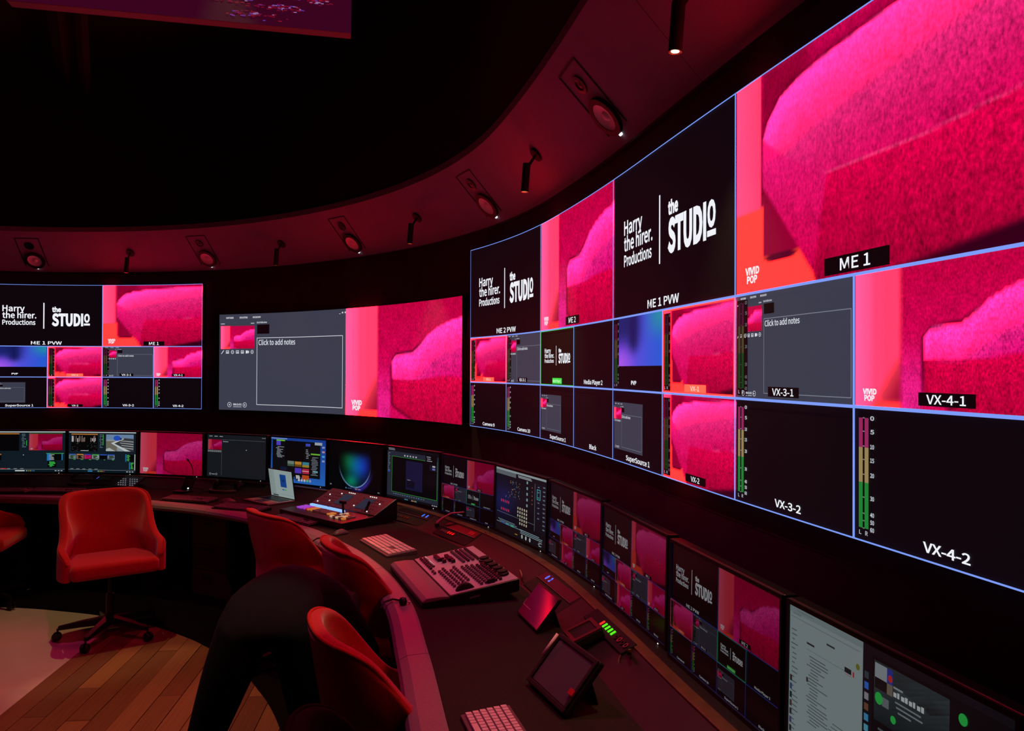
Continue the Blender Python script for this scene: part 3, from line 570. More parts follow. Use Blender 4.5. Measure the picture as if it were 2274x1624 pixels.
# ------------------------------------------------------------------ video walls
ZB = 1.88-.4256
LBL = {'PVW': 'studio logo preview', 'A': 'pink sofa corner picture', 'B': 'pink armchair picture'}
def led_wall(label, s0, ncol, zb, hgt, tiles, lines, unit):
    c = WALL(s0+ncol*.3, 0, zb); t = thing('video_wall', label, 'video wall', Matrix.Translation(c)); inv = Vector(c)
    n = int(ncol); 
    for k in range(n):
        for j in range(int(round(hgt/.3375))):
            m = MB().sweep(WALL, np.linspace(s0+.6*k+.001, s0+.6*k+.599, 5), [(0.002, zb+.3375*j+.001), (.043, zb+.3375*j+.001), (.043, zb+.3375*(j+1)-.001), (.002, zb+.3375*(j+1)-.001)])
            m.v = [tuple(Vector(p)-inv) for p in m.v]; obj('led_panel', m, M_CAB, t)
    f0 = wall_map(s0, unit[0], zb, unit[1]); f = lambda P: f0(P) - np.array(c)
    for kind, lab, cv in tiles:
        o = build_canvas('video_picture', cv, f, M_LED, t)
        if kind in LBL: o['label'] = LBL[kind]
    if lines: build_canvas('picture_border', lines, f, M_LED, t)['label'] = 'thin glowing blue dividing lines'
    return t
led_wall('curved video wall at far left showing one multiview of pink sofa pictures', -6.366, 4, ZB, 1.35, TL_LEFT, GL_LEFT, (.6, .3375))
led_wall('shorter curved video wall in the middle, grey notes page beside pink armchair', -3.745, 6, ZB, 1.0125, [('', '', C_NOTES), ('B', '', C_SOFA)], None, (3.6, 1.0125))
led_wall('largest curved video wall on the right with two joined multiviews', 0, 8, ZB, 1.35, TL_RIGHT, GL_RIGHT, (.6, .3375))
# hanging screen high up at the left
p1 = at(780, 72, 4.0); p2 = at(10, -2, 4.0); dx = (p1-p2).normalized(); Mh = frame(p2, dx, Vector((0, 0, 1))); wl = (p1-p2).length
t = thing('hanging_screen', 'magenta lit screen hanging high above, cropped by the top edge', 'screen', Mh)
obj('housing', MB().box((wl/2, .6, -.06), (wl, 1.2, .09)), mat('hanging_screen_face', (120, 112, 118), .6), t, bevel=.006)
c = Canvas(seg=9, gain=1); g = random.Random(3); c.rect(.0, .0, 1, .6, (70, 6, 38), 0)
for cx, cy, n, sx in ((.70, .04, 46, .11), (.77, .085, 60, .10), (.62, .10, 26, .1), (.88, .13, 50, .08), (.55, .16, 60, .3), (.8, .2, 60, .2)):
    for k in range(n):
        x = cx+g.gauss(0, .35)*sx; y = cy+g.gauss(0, .008); c.rect(x, y, x+.004+.012*g.random(), y+.004, [(150, 10, 40), (165, 20, 50), (130, 16, 60), (120, 60, 180), (170, 130, 190)][(0, 0, 1, 1, 2, 2, 3, 4)[g.randrange(8)]], 1+k % 3)
build_canvas('screen', c, lambda P: np.column_stack([P[:, 0]*wl, P[:, 1]*wl*.7, -.012+P[:, 2]*.001]), M_SCR, t)
for k in range(3): obj('hanger', MB().tube([(wl*(.15+.35*k), 1.2, -.06), (wl*(.15+.35*k), 1.26, -.06)], .01, 6), M_BLK, t)

# ------------------------------------------------------------------ soffit: speakers and spot lamps
def soffit_M(s, t_, out=0):
    o = .02+.37*t_; z = 2.94+.39*t_; p = Vector(WALL(s, o, z)); e = Vector(WALL(s+.05, o, z)) - Vector(WALL(s-.05, o, z)); upv = Vector(WALL(s, o+.37, z+.39)) - p
    return frame(p, e, upv)       # x along s, y up the slope, z out of the soffit
SPK = [(-5.86, 'speaker flush in the soffit at far left, above the left video wall'), (-3.83, 'soffit speaker above the right end of the left video wall'), (-1.725, 'soffit speaker above the shorter middle video wall'),
       (.455, 'soffit speaker above the left end of the largest video wall'), (2.54, 'nearest and largest looking soffit speaker, below the lit spot lamp')]
def ring(m, R0, R1, z0, z1, n=28): m.lathe([(R0, z0), (R1, z0), (R1, z1), (R0, z1), (R0, z0)], n, cap=False); return m
def speaker():
    t = thing('ceiling_speaker', SPK[0][1], 'speaker', None, 'speakers in the soffit'); wz = -.10
    m = MB()
    for x in (-.118, .118): m.box((x, 0, .002), (.007, .36, .006))
    m.box((0, .18, .002), (.243, .007, .006)); obj('panel_rim', m, M_SPKP, t)
    m = ring(MB(), .072, .102, -.004, .020); obj('woofer_ring', m, M_SPKP, t, smooth=False).location = (0, wz, 0)
    obj('cone', MB().lathe([(.073, .017), (.066, .014), (.03, .004), (.0005, .003)], 28, cap=False), M_CONE, t, smooth=True).location = (0, wz, 0)
    obj('dust_cap', MB().lathe([(.027, .003), (.021, .010), (.010, .013), (.0005, .014)], 20, cap=False), M_CONE, t, smooth=True).location = (0, wz, 0)
    ring(MB(), .02, .046, 0, .008); obj('tweeter', MB().lathe([(.046, .0), (.046, .008), (.03, .009), (.018, .004), (.0005, .007)], 22), M_BLK, t, smooth=False).location = (0, .085, 0)
    obj('status_light', MB().lathe([(.009, 0), (.009, .012), (.005, .014)], 12), M_LWHT, t).location = (0, -.205, 0)
    return t
sp0 = speaker()
for i, (s, lb) in enumerate(SPK):
    o = sp0 if i == 0 else copy_tree(sp0); o.matrix_world = soffit_M(s, .5); o['label'] = lb
LMP = [(-4.75, 5, 'unlit looking spot lamp above the left video wall'), (-2.72, 12, 'small black spot lamp right of the left video wall, second from the left'), (-.6, 45, 'black spot lamp above the right end of the middle video wall'),
       (1.58, 32, 'black spot lamp between the two nearest soffit speakers'), (3.62, 30, 'brightly lit black spot lamp near the top edge of the picture')]
for i, (s, en, lb) in enumerate(LMP):
    M = soffit_M(s, .5); p = M.translation; n = M.to_3x3() @ Vector((0, 0, 1)); t = thing('spot_lamp', lb, 'lamp', Matrix.Translation(p), 'spot lamps on the soffit')
    q = n*.085 + Vector((0, 0, -.035)); Rm = M.to_3x3().to_4x4()
    obj('canopy', MB().lathe([(.045, 0), (.045, .010), (.04, .014)], 24, Rm), M_BLK2, t)
    obj('arm', MB().tube([n*.008, q], .0085, 8), M_BLK2, t)
    zc = q - Vector((0, 0, .0))
    tilt = Matrix.Rotation(R(4), 4, 'Y')
    T = Matrix.Translation(zc) @ tilt
    obj('barrel', MB().lathe([(.0005, .035), (.021, .035), (.0225, .03), (.0225, -.13), (.020, -.13), (.0195, -.10), (.0005, -.10)], 20, T, cap=False), M_BLK2, t)
    obj('reflector', MB().lathe([(.0215, -.1305), (.0135, -.128)], 20, T, cap=False), M_LRIM, t)
    lens = obj('lens', MB().lathe([(.0135, -.1285), (.0135, -.125), (.0005, -.125)], 16, T), M_LWARM if i == 4 else mat('lamp_lens_dim', (80, 70, 50), .5, emit=(255, 190, 110), estr=.35*(i+1)/4), t)
    base = p + zc + Vector((0, 0, -.135))
    L = spot_light('lamp_beam', (0, 0, 0), (0, 0, -1), en, 62, WARM, .012, .7); L.parent = t; L.location = zc + Vector((.009, 0, -.134))

# ------------------------------------------------------------------ desk
dm = np.arange(-1, 15.01, .1)
desk = thing('control_desk', 'long dark curved control desk sweeping under all the monitors', 'desk')
obj('worktop', MB().sweep(DESK, dm, [(-.28, ZD-.045), (-.28, ZD), (.815, ZD), (.815, ZD-.045)]), M_DESK, desk)
for k in range(16):
    a, b = -1+k, -1+k+1-.006
    obj('bumper', MB().sweep(DESK, np.linspace(a, b, 9), [(.817, ZD-.05), (.817, ZD+.002), (.83, ZD+.006), (.90, ZD+.002), (.93, ZD-.012), (.94, ZD-.03), (.93, ZD-.05)]), M_BUMP, desk, smooth=False)
obj('riser_panel', MB().sweep(DESK, dm, [(.24, ZD), (.085, ZD+.078), (-.02, ZD+.078), (-.02, ZD)]), M_RISER, desk)
obj('ledge', MB().sweep(DESK, dm, [(.085, ZD+.066), (.096, ZD+.070), (.096, ZD+.080), (.090, ZD+.083), (.050, ZD+.083), (.050, ZD+.076)]), M_EDGE, desk)
obj('modesty_panel', MB().sweep(DESK, dm, [(.45, .0), (.45, ZD-.05), (.43, ZD-.05), (.43, .0)]), M_PANEL, desk)
for k in np.arange(-.5, 15, 2): obj('support_panel', MB().sweep(DESK, [k-.03, k+.03], [(-.2, 0), (-.2, ZD-.05), (.72, ZD-.05), (.72, 0)]), M_PANEL, desk)
cb = thing('cabinet', 'dim brown drawer cabinet standing under the desk beside the empty chair', 'cabinet', TR(DESK(4.62, .62, 0), -yaw(4.62)))
obj('body', MB().box((0, .03, .34), (.42, .22, .68)), M_CABI, cb, bevel=.004)
for k in range(3):
    d = obj('drawer', MB().box((0, -.085, .13+.21*k), (.40, .012, .2)), M_CABI, cb, bevel=.003); obj('handle', MB().tube([(-.06, -.105, .2+.21*k), (.06, -.105, .2+.21*k)], .005, 6), M_BLK, d)

# ------------------------------------------------------------------ monitors
MW, MH, MZ = .697, .392, .883
MLAB = {1: 'leftmost monitor, cropped, mixing software with a black preview', 2: 'second monitor from the left with workshop and roof camera pictures', 3: 'monitor filled with one pink armchair picture behind the empty red chair', 4: 'dark grey notes page monitor left of the laptop',
        5: 'monitor with blue desktop and thumbnails behind the laptop', 6: 'monitor with a glowing green and blue planet curve', 7: 'monitor with dark layout editor framed in green', 8: 'monitor with small logo multiview left of the lighting plot monitor',
        9: 'monitor with dark lighting plot and pink and cream squares', 10: 'monitor with multiview just right of the lighting plot monitor', 11: 'monitor with multiview in front of the green and red lights', 12: 'large looking logo multiview monitor beside the pale web page', 13: 'nearest monitor with pale web page and music player, cropped'}
def monitor(m):
    a = yaw(m); ti = .018; bk = Vector((math.sin(a), math.cos(a), 0)); x = Vector((math.cos(a), -math.sin(a), 0)); z = Vector((0, 0, 1))*math.cos(ti) + bk*math.sin(ti)
    p = DESK(m, 0, MZ); M = frame(p, x, z) @ Matrix.Rotation(0, 4, 'X')   # local x right, y up the screen, z towards the operator
    t = thing('monitor', MLAB[m], 'monitor', M, 'monitors along the desk')
    b = MB(); f = .012
    b.box((0, MH/2-.004, -.022), (MW+2*f, MH+f+.022, .04)); obj('housing', b, M_BLK, t, bevel=.004)
    fr = MB()
    for sx in (-1, 1): fr.box((sx*(MW/2+.005), MH/2-.004, .001), (.010, MH+.032, .007))
    fr.box((0, MH+.006, .001), (MW, .012, .007)); fr.box((0, -.011, .001), (MW, .022, .007)); obj('bezel', fr, M_BLK2, t)
    build_canvas('screen', C_MON[m], lambda P: np.column_stack([(P[:, 0]-.5)*MW, P[:, 1]*MH, -.0015+P[:, 2]*.0004]), M_SCR, t)
    obj('power_light', MB().box((MW/2-.055, -.010, .005), (.007, .003, .002)), M_LWHT, t)
    st = MB().box((0, .05, -.065), (.07, .30, .03)).box((0, -.085, -.08), (.25, .012, .12)); obj('stand', st, M_BLK2, t, bevel=.004)
for m in range(1, 14): monitor(m)

# ------------------------------------------------------------------ chairs
def chair(fab, pipe, label, group):
    t = thing('swivel_chair', label, 'chair', None, group)
    hx = [0, .095, .18, .24, .272, .279, .289, .296, .288, .262]; hy = [.27, .265, .245, .20, .140, .07, 0, -.08, -.15, -.195]; hz = [1.0, 1.0, .998, .985, .94, .82, .70, .672, .645, .58]
    pts = [(-a, b, c) for a, b, c in zip(hx[:0:-1], hy[:0:-1], hz[:0:-1])] + list(zip(hx, hy, hz)); nv = 13; vs = []
    for x, y, zt in pts:
        for j in range(nv):
            z = .455 + (zt-.455)*j/(nv-1); k = max(0, z-.66); pin = 1-.19*math.exp(-((z-.705)/.075)**2)*min(1, max(0, (y+.02)/.10))+.30*min(.15, max(0, z-.74))+.07*min(1, max(0, (.05-y)/.08)); vs.append((x*pin, y + .16*k + (.0 if y < .1 else -.02*(1-min(1, (z-.455)/.25))), z))
    n = len(pts); fs = [(i*nv+j, (i+1)*nv+j, (i+1)*nv+j+1, i*nv+j+1) for i in range(n-1) for j in range(nv-1)]
    b = obj('backrest', MB().add(vs, fs), fab, t, smooth=True, sub=2); k = b.modifiers.new('solid', 'SOLIDIFY'); k.thickness = .055; k.offset = 0; b.modifiers.move(1, 0)
    rim = []
    for i in range(n):
        q = Vector(vs[i*nv+nv-1]); o_ = Vector((q.x, q.y+.03, 0)).normalized(); rim.append(Vector((q.x*.975, q.y*.985, q.z-.010)) + o_*.020)
    P = []
    for i in range(n-1):
        p0, p1, p2, p3 = rim[max(i-1, 0)], rim[i], rim[i+1], rim[min(i+2, n-1)]
        for u in (0, .25, .5, .75): P.append(.5*((2*p1)+(p2-p0)*u+(2*p0-5*p1+4*p2-p3)*u*u+(3*p1-p0-3*p2+p3)*u**3))
    P.append(rim[-1]); obj('piping', MB().tube(P, .0075, 6), pipe, b, smooth=True)
    obj('seat', MB().box((0, -.01, .512), (.555, .45, .105)), fab, t, smooth=True, bevel=.035, seg=4)
    obj('column', MB().lathe([(.027, .12), (.027, .30), (.016, .30), (.016, .45), (.06, .45), (.06, .462)], 14), M_CHB, t)
    for k in range(5):
        a = R(90+72*k); c, s_ = math.cos(a), math.sin(a); x = Vector((c, s_, 0)); y = Vector((-s_, c, 0))
        m = MB(); vs = []
        for r_, w_, z0, z1 in ((.02, .026, .09, .145), (.18, .020, .085, .125), (.32, .014, .075, .10)): vs += [tuple(x*r_+y*w_*q+Vector((0, 0, z_))) for q, z_ in ((-1, z0), (1, z0), (1, z1), (-1, z1))]
        m.add(vs, [(0, 1, 2, 3), (8, 11, 10, 9)] + [(j*4+i, j*4+(i+1) % 4, (j+1)*4+(i+1) % 4, (j+1)*4+i) for j in range(2) for i in range(4)])
        l = obj('leg', m, M_CHB, t); cm = MB()
        for q in (-1, 1): cm.lathe([(.006, -.009), (.026, -.009), (.03, -.004), (.03, .004), (.026, .009), (.006, .009)], 14, Matrix.Translation(x*.33+y*.014*q+Vector((0, 0, .031))) @ frame((0, 0, 0), x, Vector((0, 0, 1))))
        cm.lathe([(.007, .03), (.007, .085)], 8, Matrix.Translation(x*.325)); obj('caster', cm, M_BLK, l)
    return t
ch0 = chair(M_RED, M_PIPE, '', 'red wool swivel chairs at the desk')
def face(fx, fy): return math.atan2(fx, -fy)
CH = [((-2.826, 5.50), (.60, -.80), 'empty red wool chair turned round to face the camera at left'),
      ((-4.20, 6.20), (.97, .25), 'red chair cropped by the left edge, only its armrest in view'),
      ((-1.32, 5.02), (.74, .67), 'red chair in front of the laptop, seen square from behind'),
      ((-.64, 4.10), (.90, .44), 'red chair between two others, beside the pink lit keyboard'),
      ((-.37, 2.81), (.92, .40), 'nearest red chair with sweeping piped back, lower centre')]
for i, (p, fv, lb) in enumerate(CH):
    o = ch0 if i == 0 else copy_tree(ch0); o.matrix_world = TR((p[0], p[1], .006 if i else .0), face(*fv)); o['label'] = lb
dk = chair(M_DKF, M_DKF, 'very dark chair back at the bottom edge in front of the nearest red chair', '')
dk.matrix_world = TR((-.20, 1.92, .006), face(.95, .30))

# ------------------------------------------------------------------ things on the desk
def keyboard(p, rz, label, wd=.45, dp=.16, caps=M_KEY, body=M_BLK, wrist=False, cat='keyboard'):
    t = thing('keyboard', label, cat, TR(p, rz), 'keyboards on the desk')
    m = MB().add([(-wd/2, -dp/2, 0), (wd/2, -dp/2, 0), (wd/2, dp/2, 0), (-wd/2, dp/2, 0), (-wd/2, -dp/2, .012), (wd/2, -dp/2, .012), (wd/2, dp/2, .026), (-wd/2, dp/2, .026)], [(0, 3, 2, 1), (4, 5, 6, 7), (0, 1, 5, 4), (1, 2, 6, 5), (2, 3, 7, 6), (3, 0, 4, 7)])
    obj('body', m, body, t, bevel=.003); k = MB(); nr = 6; cols = [(-wd/2+.008, wd*.64, 14), (-wd/2+wd*.67, wd*.135, 3), (-wd/2+wd*.82, wd*.16, 4)]
    for r in range(nr):
        y = -dp/2+.012+(dp-.024)*(r+.5)/nr; z = .013+.014*(y+dp/2)/dp; h = (dp-.024)/nr*.80
        for ci, (x0, w_, n) in enumerate(cols):
            pt = w_/n
            for i in range(n):
                if ci == 1 and r in (2,): continue
                if ci == 0 and r == 0 and 3 < i < 9:
                    if i == 6: k.box((x0+pt*6.5, y, z+.003), (pt*4.8, h, .008))
                    continue
                k.box((x0+pt*(i+.5), y, z+.003), (pt*.82, h, .008))
    obj('keys', k, caps, t)
    obj('logo_patch', MB().box((wd/2-.04, dp/2-.010, .0275), (.035, .010, .002)), M_KEYL, t)
    return t
def dpt(px, py, z=ZD): return at(px, py, z)
def rzk(pa, pb): return math.atan2(pb.y-pa.y, pb.x-pa.x)
keyboard(dpt(8, 1094), R(4), 'dim keyboard at the left edge under the first monitor', .44, .15)
keyboard(dpt(126, 1094), R(-2), 'dim keyboard under the second monitor, partly behind the empty red chair', .46, .15)
keyboard(dpt(420, 1113), R(-17), 'dim purple lit keyboard right of the empty red chair', .46, .16)
keyboard(dpt(536, 1132), R(-24), 'dim keyboard in front of the laptop, ending behind a red chair', .46, .16)
keyboard(dpt(664, 1158), R(-42), 'dark keyboard below the vision switcher', .46, .16)
kp = (dpt(805.7, 1207)+dpt(850, 1190.9)+dpt(922, 1228.8)+dpt(867.5, 1244.8))/4
keyboard(kp, rzk(dpt(805.7, 1207)+dpt(850, 1191), dpt(867, 1245)+dpt(922, 1229)) , 'bright pink lit keyboard beside the lighting console', .50, .19, M_KEYL, M_GREY)
keyboard(dpt(1118, 1662), R(-74), 'pink lit keyboard corner cropped by the bottom edge', .44, .16, M_KEYL, M_GREY)
def mouse(p, rz, label):
    m = MB(); prof = []
    for i in range(9):
        a = i/8; y = -.055+.11*a; hgt = .008+.028*math.sin(math.pi*min(1, a*.85+.1)); wd_ = .012+.02*math.sin(math.pi*(.12+.76*a))
        prof.append([(wd_*math.cos(q), y, max(0, hgt*math.sin(q))) for q in np.linspace(0, math.pi, 9)])
    vs = [p_ for r in prof for p_ in r]; fs = [(j*9+i, j*9+i+1, (j+1)*9+i+1, (j+1)*9+i) for j in range(8) for i in range(8)] + [tuple(range(9)), tuple(72+i for i in range(9))] + [(j*9, (j+1)*9, (j+1)*9+8, j*9+8) for j in range(8)]
    t = thing('mouse', label, 'mouse', TR(p, rz), 'computer mice'); obj('shell', MB().add(vs, fs), M_GREY, t, smooth=True); obj('wheel', MB().lathe([(.009, -.003), (.009, .003)], 12, Matrix.Translation((0, .032, .03)) @ Matrix.Rotation(R(90), 4, 'Y')), M_BLK, t); return t
mouse(dpt(55, 1094), R(-8), 'mouse between the two leftmost keyboards'); mouse(dpt(507, 1116), R(-50), 'mouse left of the laptop, between two keyboards'); mouse(dpt(757, 1187), R(-40), 'mouse in front of the vision switcher, behind a red chair')
def headset(p, rz, label, s=1.0):
    t = thing('headset', label, 'headset', TR(p, rz), 'headsets on the desk'); A = [(.085*s*math.cos(a), .095*s*math.sin(a), .02+.018*abs(math.cos(a))) for a in np.linspace(R(200), R(340), 18)]
    A = [(.10*s*math.cos(a), -.10*s-.075*s*math.sin(a)*-1, .016) for a in np.linspace(R(180), R(360), 20)]
    obj('headband', MB().tube(A, .009*s, 8), M_BRASS if False else M_GREY, t, smooth=True)
    for q in (-1, 1):
        T = Matrix.Translation((q*.10*s, -.055*s, .042)) @ Matrix.Rotation(R(90), 4, 'Y') @ Matrix.Rotation(R(12*q), 4, 'X')
        c_ = obj('ear_cup', MB().lathe([(.005, -.02), (.034*s, -.018), (.042*s, -.004), (.042*s, .010), (.03*s, .02), (.005, .02)], 18, T), M_BLK, t, smooth=True); obj('cushion', MB().tube([T @ Vector((.033*s*math.cos(a), .033*s*math.sin(a), -.018*q)) for a in np.linspace(0, 2*math.pi, 17)], .009*s, 6), M_RUB, c_, smooth=True)
    obj('microphone_boom', MB().tube([(-.10*s, -.04*s, .03), (-.15*s, .01*s, .025), (-.17*s, -.06*s, .012)], .004, 6), M_BLK, t); return t
headset(dpt(196, 1074)+Vector((0, .06, 0)), R(-8), 'headset lying below the second monitor', 1.25); headset(dpt(507, 1090)+Vector((.04, .06, 0)), R(-24), 'headset lying below the grey notes monitor', 1.35)
# button panel
t = thing('button_panel', 'slanted panel of small pale buttons left of the desk phone', 'control panel', TR(dpt(290, 1082), R(-14))); Mx = Matrix.Rotation(R(24), 4, 'X')
m = MB().box((0, 0, .05), (.22, .17, .02), Mx); obj('body', m, M_BLK, t, bevel=.004); obj('foot', MB().box((0, .03, .014), (.20, .05, .028)), M_BLK2, t)
for j in range(4):
    for i in range(8): obj('button', MB().box((-.088+.025*i, -.062+.033*j, .062), (.008, .008, .005), Mx), M_BTNS if (i+j) % 5 else M_GREY, t)
# intercom phone with microphone
t = thing('desk_phone', 'upright black handset unit with gooseneck microphone below the armchair monitor', 'phone', TR(dpt(402, 1095), R(-18))); Mx = Matrix.Rotation(R(62), 4, 'X')
obj('body', MB().box((0, .085, -.05), (.095, .17, .035), Mx), M_BLK, t, bevel=.006); obj('foot', MB().box((0, .03, .01), (.12, .12, .02)), M_BLK, t, bevel=.004); obj('screen', MB().box((0, .11, -.031), (.07, .07, .003), Mx), M_TAB, t); obj('indicator', MB().box((.03, .055, -.031), (.012, .012, .004), Mx), M_LWHT, t)
obj('gooseneck', MB().tube([(.035, .11, .15), (.04, .10, .20), (.03, .09, .24), (.018, .07, .275)], .004, 6), M_BLK, t); obj('microphone', MB().tube([(.018, .07, .275), (.012, .06, .295)], .008, 8), M_RUB, t)
# laptop
hl = dpt(600, 1104); hr = dpt(657, 1116); hc = (hl+hr)/2; rz = rzk(hl, hr); t = thing('laptop', 'open silver laptop with pale screen and a blue page', 'laptop', TR(hc, rz)); lw, ld = .37, .25
obj('base', MB().box((0, -ld/2, .008), (lw, ld, .014)), M_ALU, t, bevel=.004); kb = MB()
for j in range(5):
    for i in range(13): kb.box((-.135+.0225*i, -.035-.02*j, .0165), (.019, .016, .003))
obj('keys', kb, M_BLK, t); obj('trackpad', MB().box((0, -.19, .0155), (.12, .085, .001)), M_GREY, t)
Ms = Matrix.Translation((0, .002, .014)) @ Matrix.Rotation(R(8), 4, 'X') @ Matrix.Rotation(R(90), 4, 'X')     # local x right, y up, z towards the user
lid = obj('lid', MB().box((0, .122, -.004), (lw, .245, .006), Ms), M_BLK, t, bevel=.002)
build_canvas('screen', C_LAP, lambda P: np.array([tuple(Ms @ Vector(((p[0]-.5)*(lw-.014), .007+p[1]*.23, p[2]*.0004))) for p in P]), M_SCR, t)
# warm-lit palm rest areas beside the trackpad, added as two cream plates
for q, lb in ((-1, 'cream plate added for the lit palm rest, left of the trackpad'), (1, 'cream plate added for the lit palm rest, right of the trackpad')):
    o = obj('palm_plate', MB().box((q*.115, -.195, .0168), (.085, .085, .002)), mat('palm_plate_cream_%d' % q, (225, 185, 140), .7), None); o.matrix_world = TR(hc, rz); tag(o, lb, 'palm_plate', 'lit palm rest plates on the laptop')
# vision switcher
fl_, fr_ = at(621, 1129, ZD+.055), at(758, 1162, ZD+.055); rz = rzk(fl_, fr_); wd = (fr_-fl_).length
t = thing('vision_switcher', 'wide vision switcher panel with blue light bar and coloured buttons', 'control panel', TR(Vector((fl_.x, fl_.y, ZD)), rz))
def wedge(m, prof, x0, x1):
    n = len(prof); m.add([(x, y, z) for x in (x0, x1) for y, z in prof], [tuple(range(n-1, -1, -1)), tuple(n+i for i in range(n))] + [(i, (i+1) % n, n+(i+1) % n, n+i) for i in range(n)]); return m
obj('body', wedge(MB(), [(0, .015), (0, .05), (.27, .062), (.47, .160), (.475, .150), (.475, .02), (.40, 0), (.06, 0)], 0, wd), M_BLK, t, bevel=.003)
face_M = lambda x, y, dz=.003: Matrix.Translation((x, .27+y*math.cos(R(26)), .062+y*math.sin(R(26)))) @ Matrix.Rotation(R(26), 4, 'X')
obj('back_face', MB().box((wd/2, .11, .002), (wd-.012, .20, .004), face_M(0, 0)), mat('switcher_face', (92, 70, 84), .45), t)
obj('trim', MB().tube([(wd-.003, .275, .066), (wd-.003, .468, .160)], .004, 6).tube([(.01, .272, .066), (wd-.003, .272, .066)], .003, 6), M_MET, t)
for q in (0, 1):
    obj('light_bar', MB().box((.18+.225*q, .222, .066), (.21, .026, .018)), M_BTNB, t, bevel=.004)
    sc = obj('display', MB().box((.30+.27*q, .105, .006), (.11, .12, .004), face_M(0, 0)), mat('switcher_display_%d' % q, (20, 28, 40), .25, emit=(40, 56, 78), estr=.5), t)
    for i in range(4): obj('lamp_dot', MB().box((.262+.27*q+.024*i, .192, .006), (.008, .006, .003), face_M(0, 0)), M_LWHT, sc)
cols_ = [M_BTNP]*5 + [M_BTNR] + [M_BTNA]*3 + [M_BTND]*8 + [M_BTNA]*2 + [M_BTND]*1
for j in range(3):
    for i in range(20):
        mm = cols_[i] if not (j == 2 and i > 8) else M_BTND
        if i == 19 or (j == 0 and i in (3, 7, 12)): continue
        obj('button', MB().box((.075+.0238*i, .115+.030*j, .060+.0013*j), (.019, .022, .010)), mm, t)
for i in range(16):
    x = .575+.035*(i % 5); y = .08+.04*(i//5); obj('button', MB().box((x, y, .061), (.024, .026, .012)), [M_BTNW, M_BTND, M_BTNW, M_BTND, M_BTNA, M_BTND, M_BTND, M_BTNW][i % 8], t)
for j in range(5):
    for i in range(24):
        if (10 < i < 15) or (6 < i < 11 and j > 1): continue
        x = .05+.029*i
        if not (.24 < x < .36 or .51 < x < .63): obj('small_button', MB().box((x, .03+.034*j, .006), (.008, .008, .004), face_M(0, 0)), M_LWHT if (i*7+j*5) % 11 == 0 else M_GREY, t)
obj('fader_lever', MB().tube([(.535, .20, .06), (.535, .195, .135)], .008, 8).box((.535, .195, .14), (.06, .022, .02)), M_BLK2, t); obj('joystick', MB().tube([(wd-.14, .30, .08), (wd-.12, .32, .15)], .010, 8), M_BLK2, t)
# lighting console
A_, B_, C_, D_ = at(868, 1248, ZD+.045), at(937, 1333, ZD+.045), at(1144, 1280, ZD+.095), at(1043, 1210, ZD+.095)
fx = ((B_+C_)/2 - (A_+D_)/2); fx.z = 0; cw = fx.length; rz = math.atan2(fx.y, fx.x); fm = (A_+B_)/2; bm = (C_+D_)/2; cd = (Vector((bm.x, bm.y, 0))-Vector((fm.x, fm.y, 0))).length
t = thing('lighting_console', 'pink lit lighting console with rows of keys and five dials', 'console', TR(Vector((fm.x, fm.y, ZD)), rz)); h0, h1 = .042, .098
obj('body', wedge(MB(), [(.0, .006), (.0, .030), (.13, .040), (.13, .048), (cd, h1), (cd, .04), (cd-.05, .03), (cd-.05, 0), (.04, 0)], -cw/2, cw/2), M_BLK, t, bevel=.003)
an = math.atan2(h1-.048, cd-.13); CM = Matrix.Translation((0, .13, .048)) @ Matrix.Rotation(an, 4, 'X'); fd = (cd-.13)/math.cos(an)
obj('face_plate', MB().box((0, fd/2, .001), (cw-.010, fd-.008, .003), CM), M_CONS, t)
obj('palm_rest', MB().sweep(lambda q, o, z: (q, o, z), [-cw/2+.002, cw/2-.002], [(.0, .02), (.0, .034), (.02, .046), (.08, .050), (.128, .047), (.128, .03)]), M_BUMP, t, bevel=.004)
def keyrow(name, x0, x1, y, n, sz=(.013, .013, .012), material=M_KEY, part=t):
    m = MB()
    for i in range(n): m.box((x0+(x1-x0)*(i/(n-1) if n > 1 else 0), y, .003+sz[2]/2), sz, CM)
    return obj(name, m, material, part, bevel=0)
X = lambda q: -cw/2+q*cw
for args in ((.06, .36, .030, 8), (.06, .32, .052, 12)): keyrow('key_row', X(args[0]), X(args[1]), args[2], args[3], material=M_BLK if args[2] < .04 else M_GREY)
for r in range(10): obj('small_light', MB().box((X(.07)+.0205*r, .056, .012), (.005, .005, .006), CM), M_LWHT, t)
for j, (a, b, n) in enumerate([(.44, .49, 2), (.48, .86, 9), (.44, .92, 11), (.52, .90, 9), (.46, .80, 8)]): keyrow('key_row', X(a), X(b), .026+.027*j, n, material=M_GREY)
for j, (a, b, n) in enumerate([(.50, .94, 12), (.50, .94, 12), (.52, .94, 12), (.54, .94, 12), (.54, .94, 12)]): keyrow('key_row', X(a), X(b), .170+.024*j, n, material=M_GREY if j < 3 else M_BLK)
for j, (a, b, n) in enumerate([(.06, .38, 10), (.06, .38, 10), (.06, .38, 12), (.06, .40, 12)]): keyrow('key_row', X(a), X(b), .205+.026*j, n, material=M_BLK if j % 2 else M_GREY)
for x, y, n in ((.10, .105, 4), (.22, .12, 2), (.16, .155, 4), (.24, .16, 3)): keyrow('key_row', X(x), X(x+.028*n), y, n, (.015, .02, .018), M_BLK)
for k in range(5):
    d = obj('dial', MB().lathe([(.030, 0), (.030, .010), (.026, .012), (.024, .022), (.0005, .022)], 24, CM @ Matrix.Translation((X(.46)+.072*k, fd-.045, .003))), M_BLK2, t); obj('dial_ring', ring(MB(), .019, .0295, 0, .003, 24), M_MET, d).matrix_local = CM @ Matrix.Translation((X(.46)+.072*k, fd-.045, .0135))
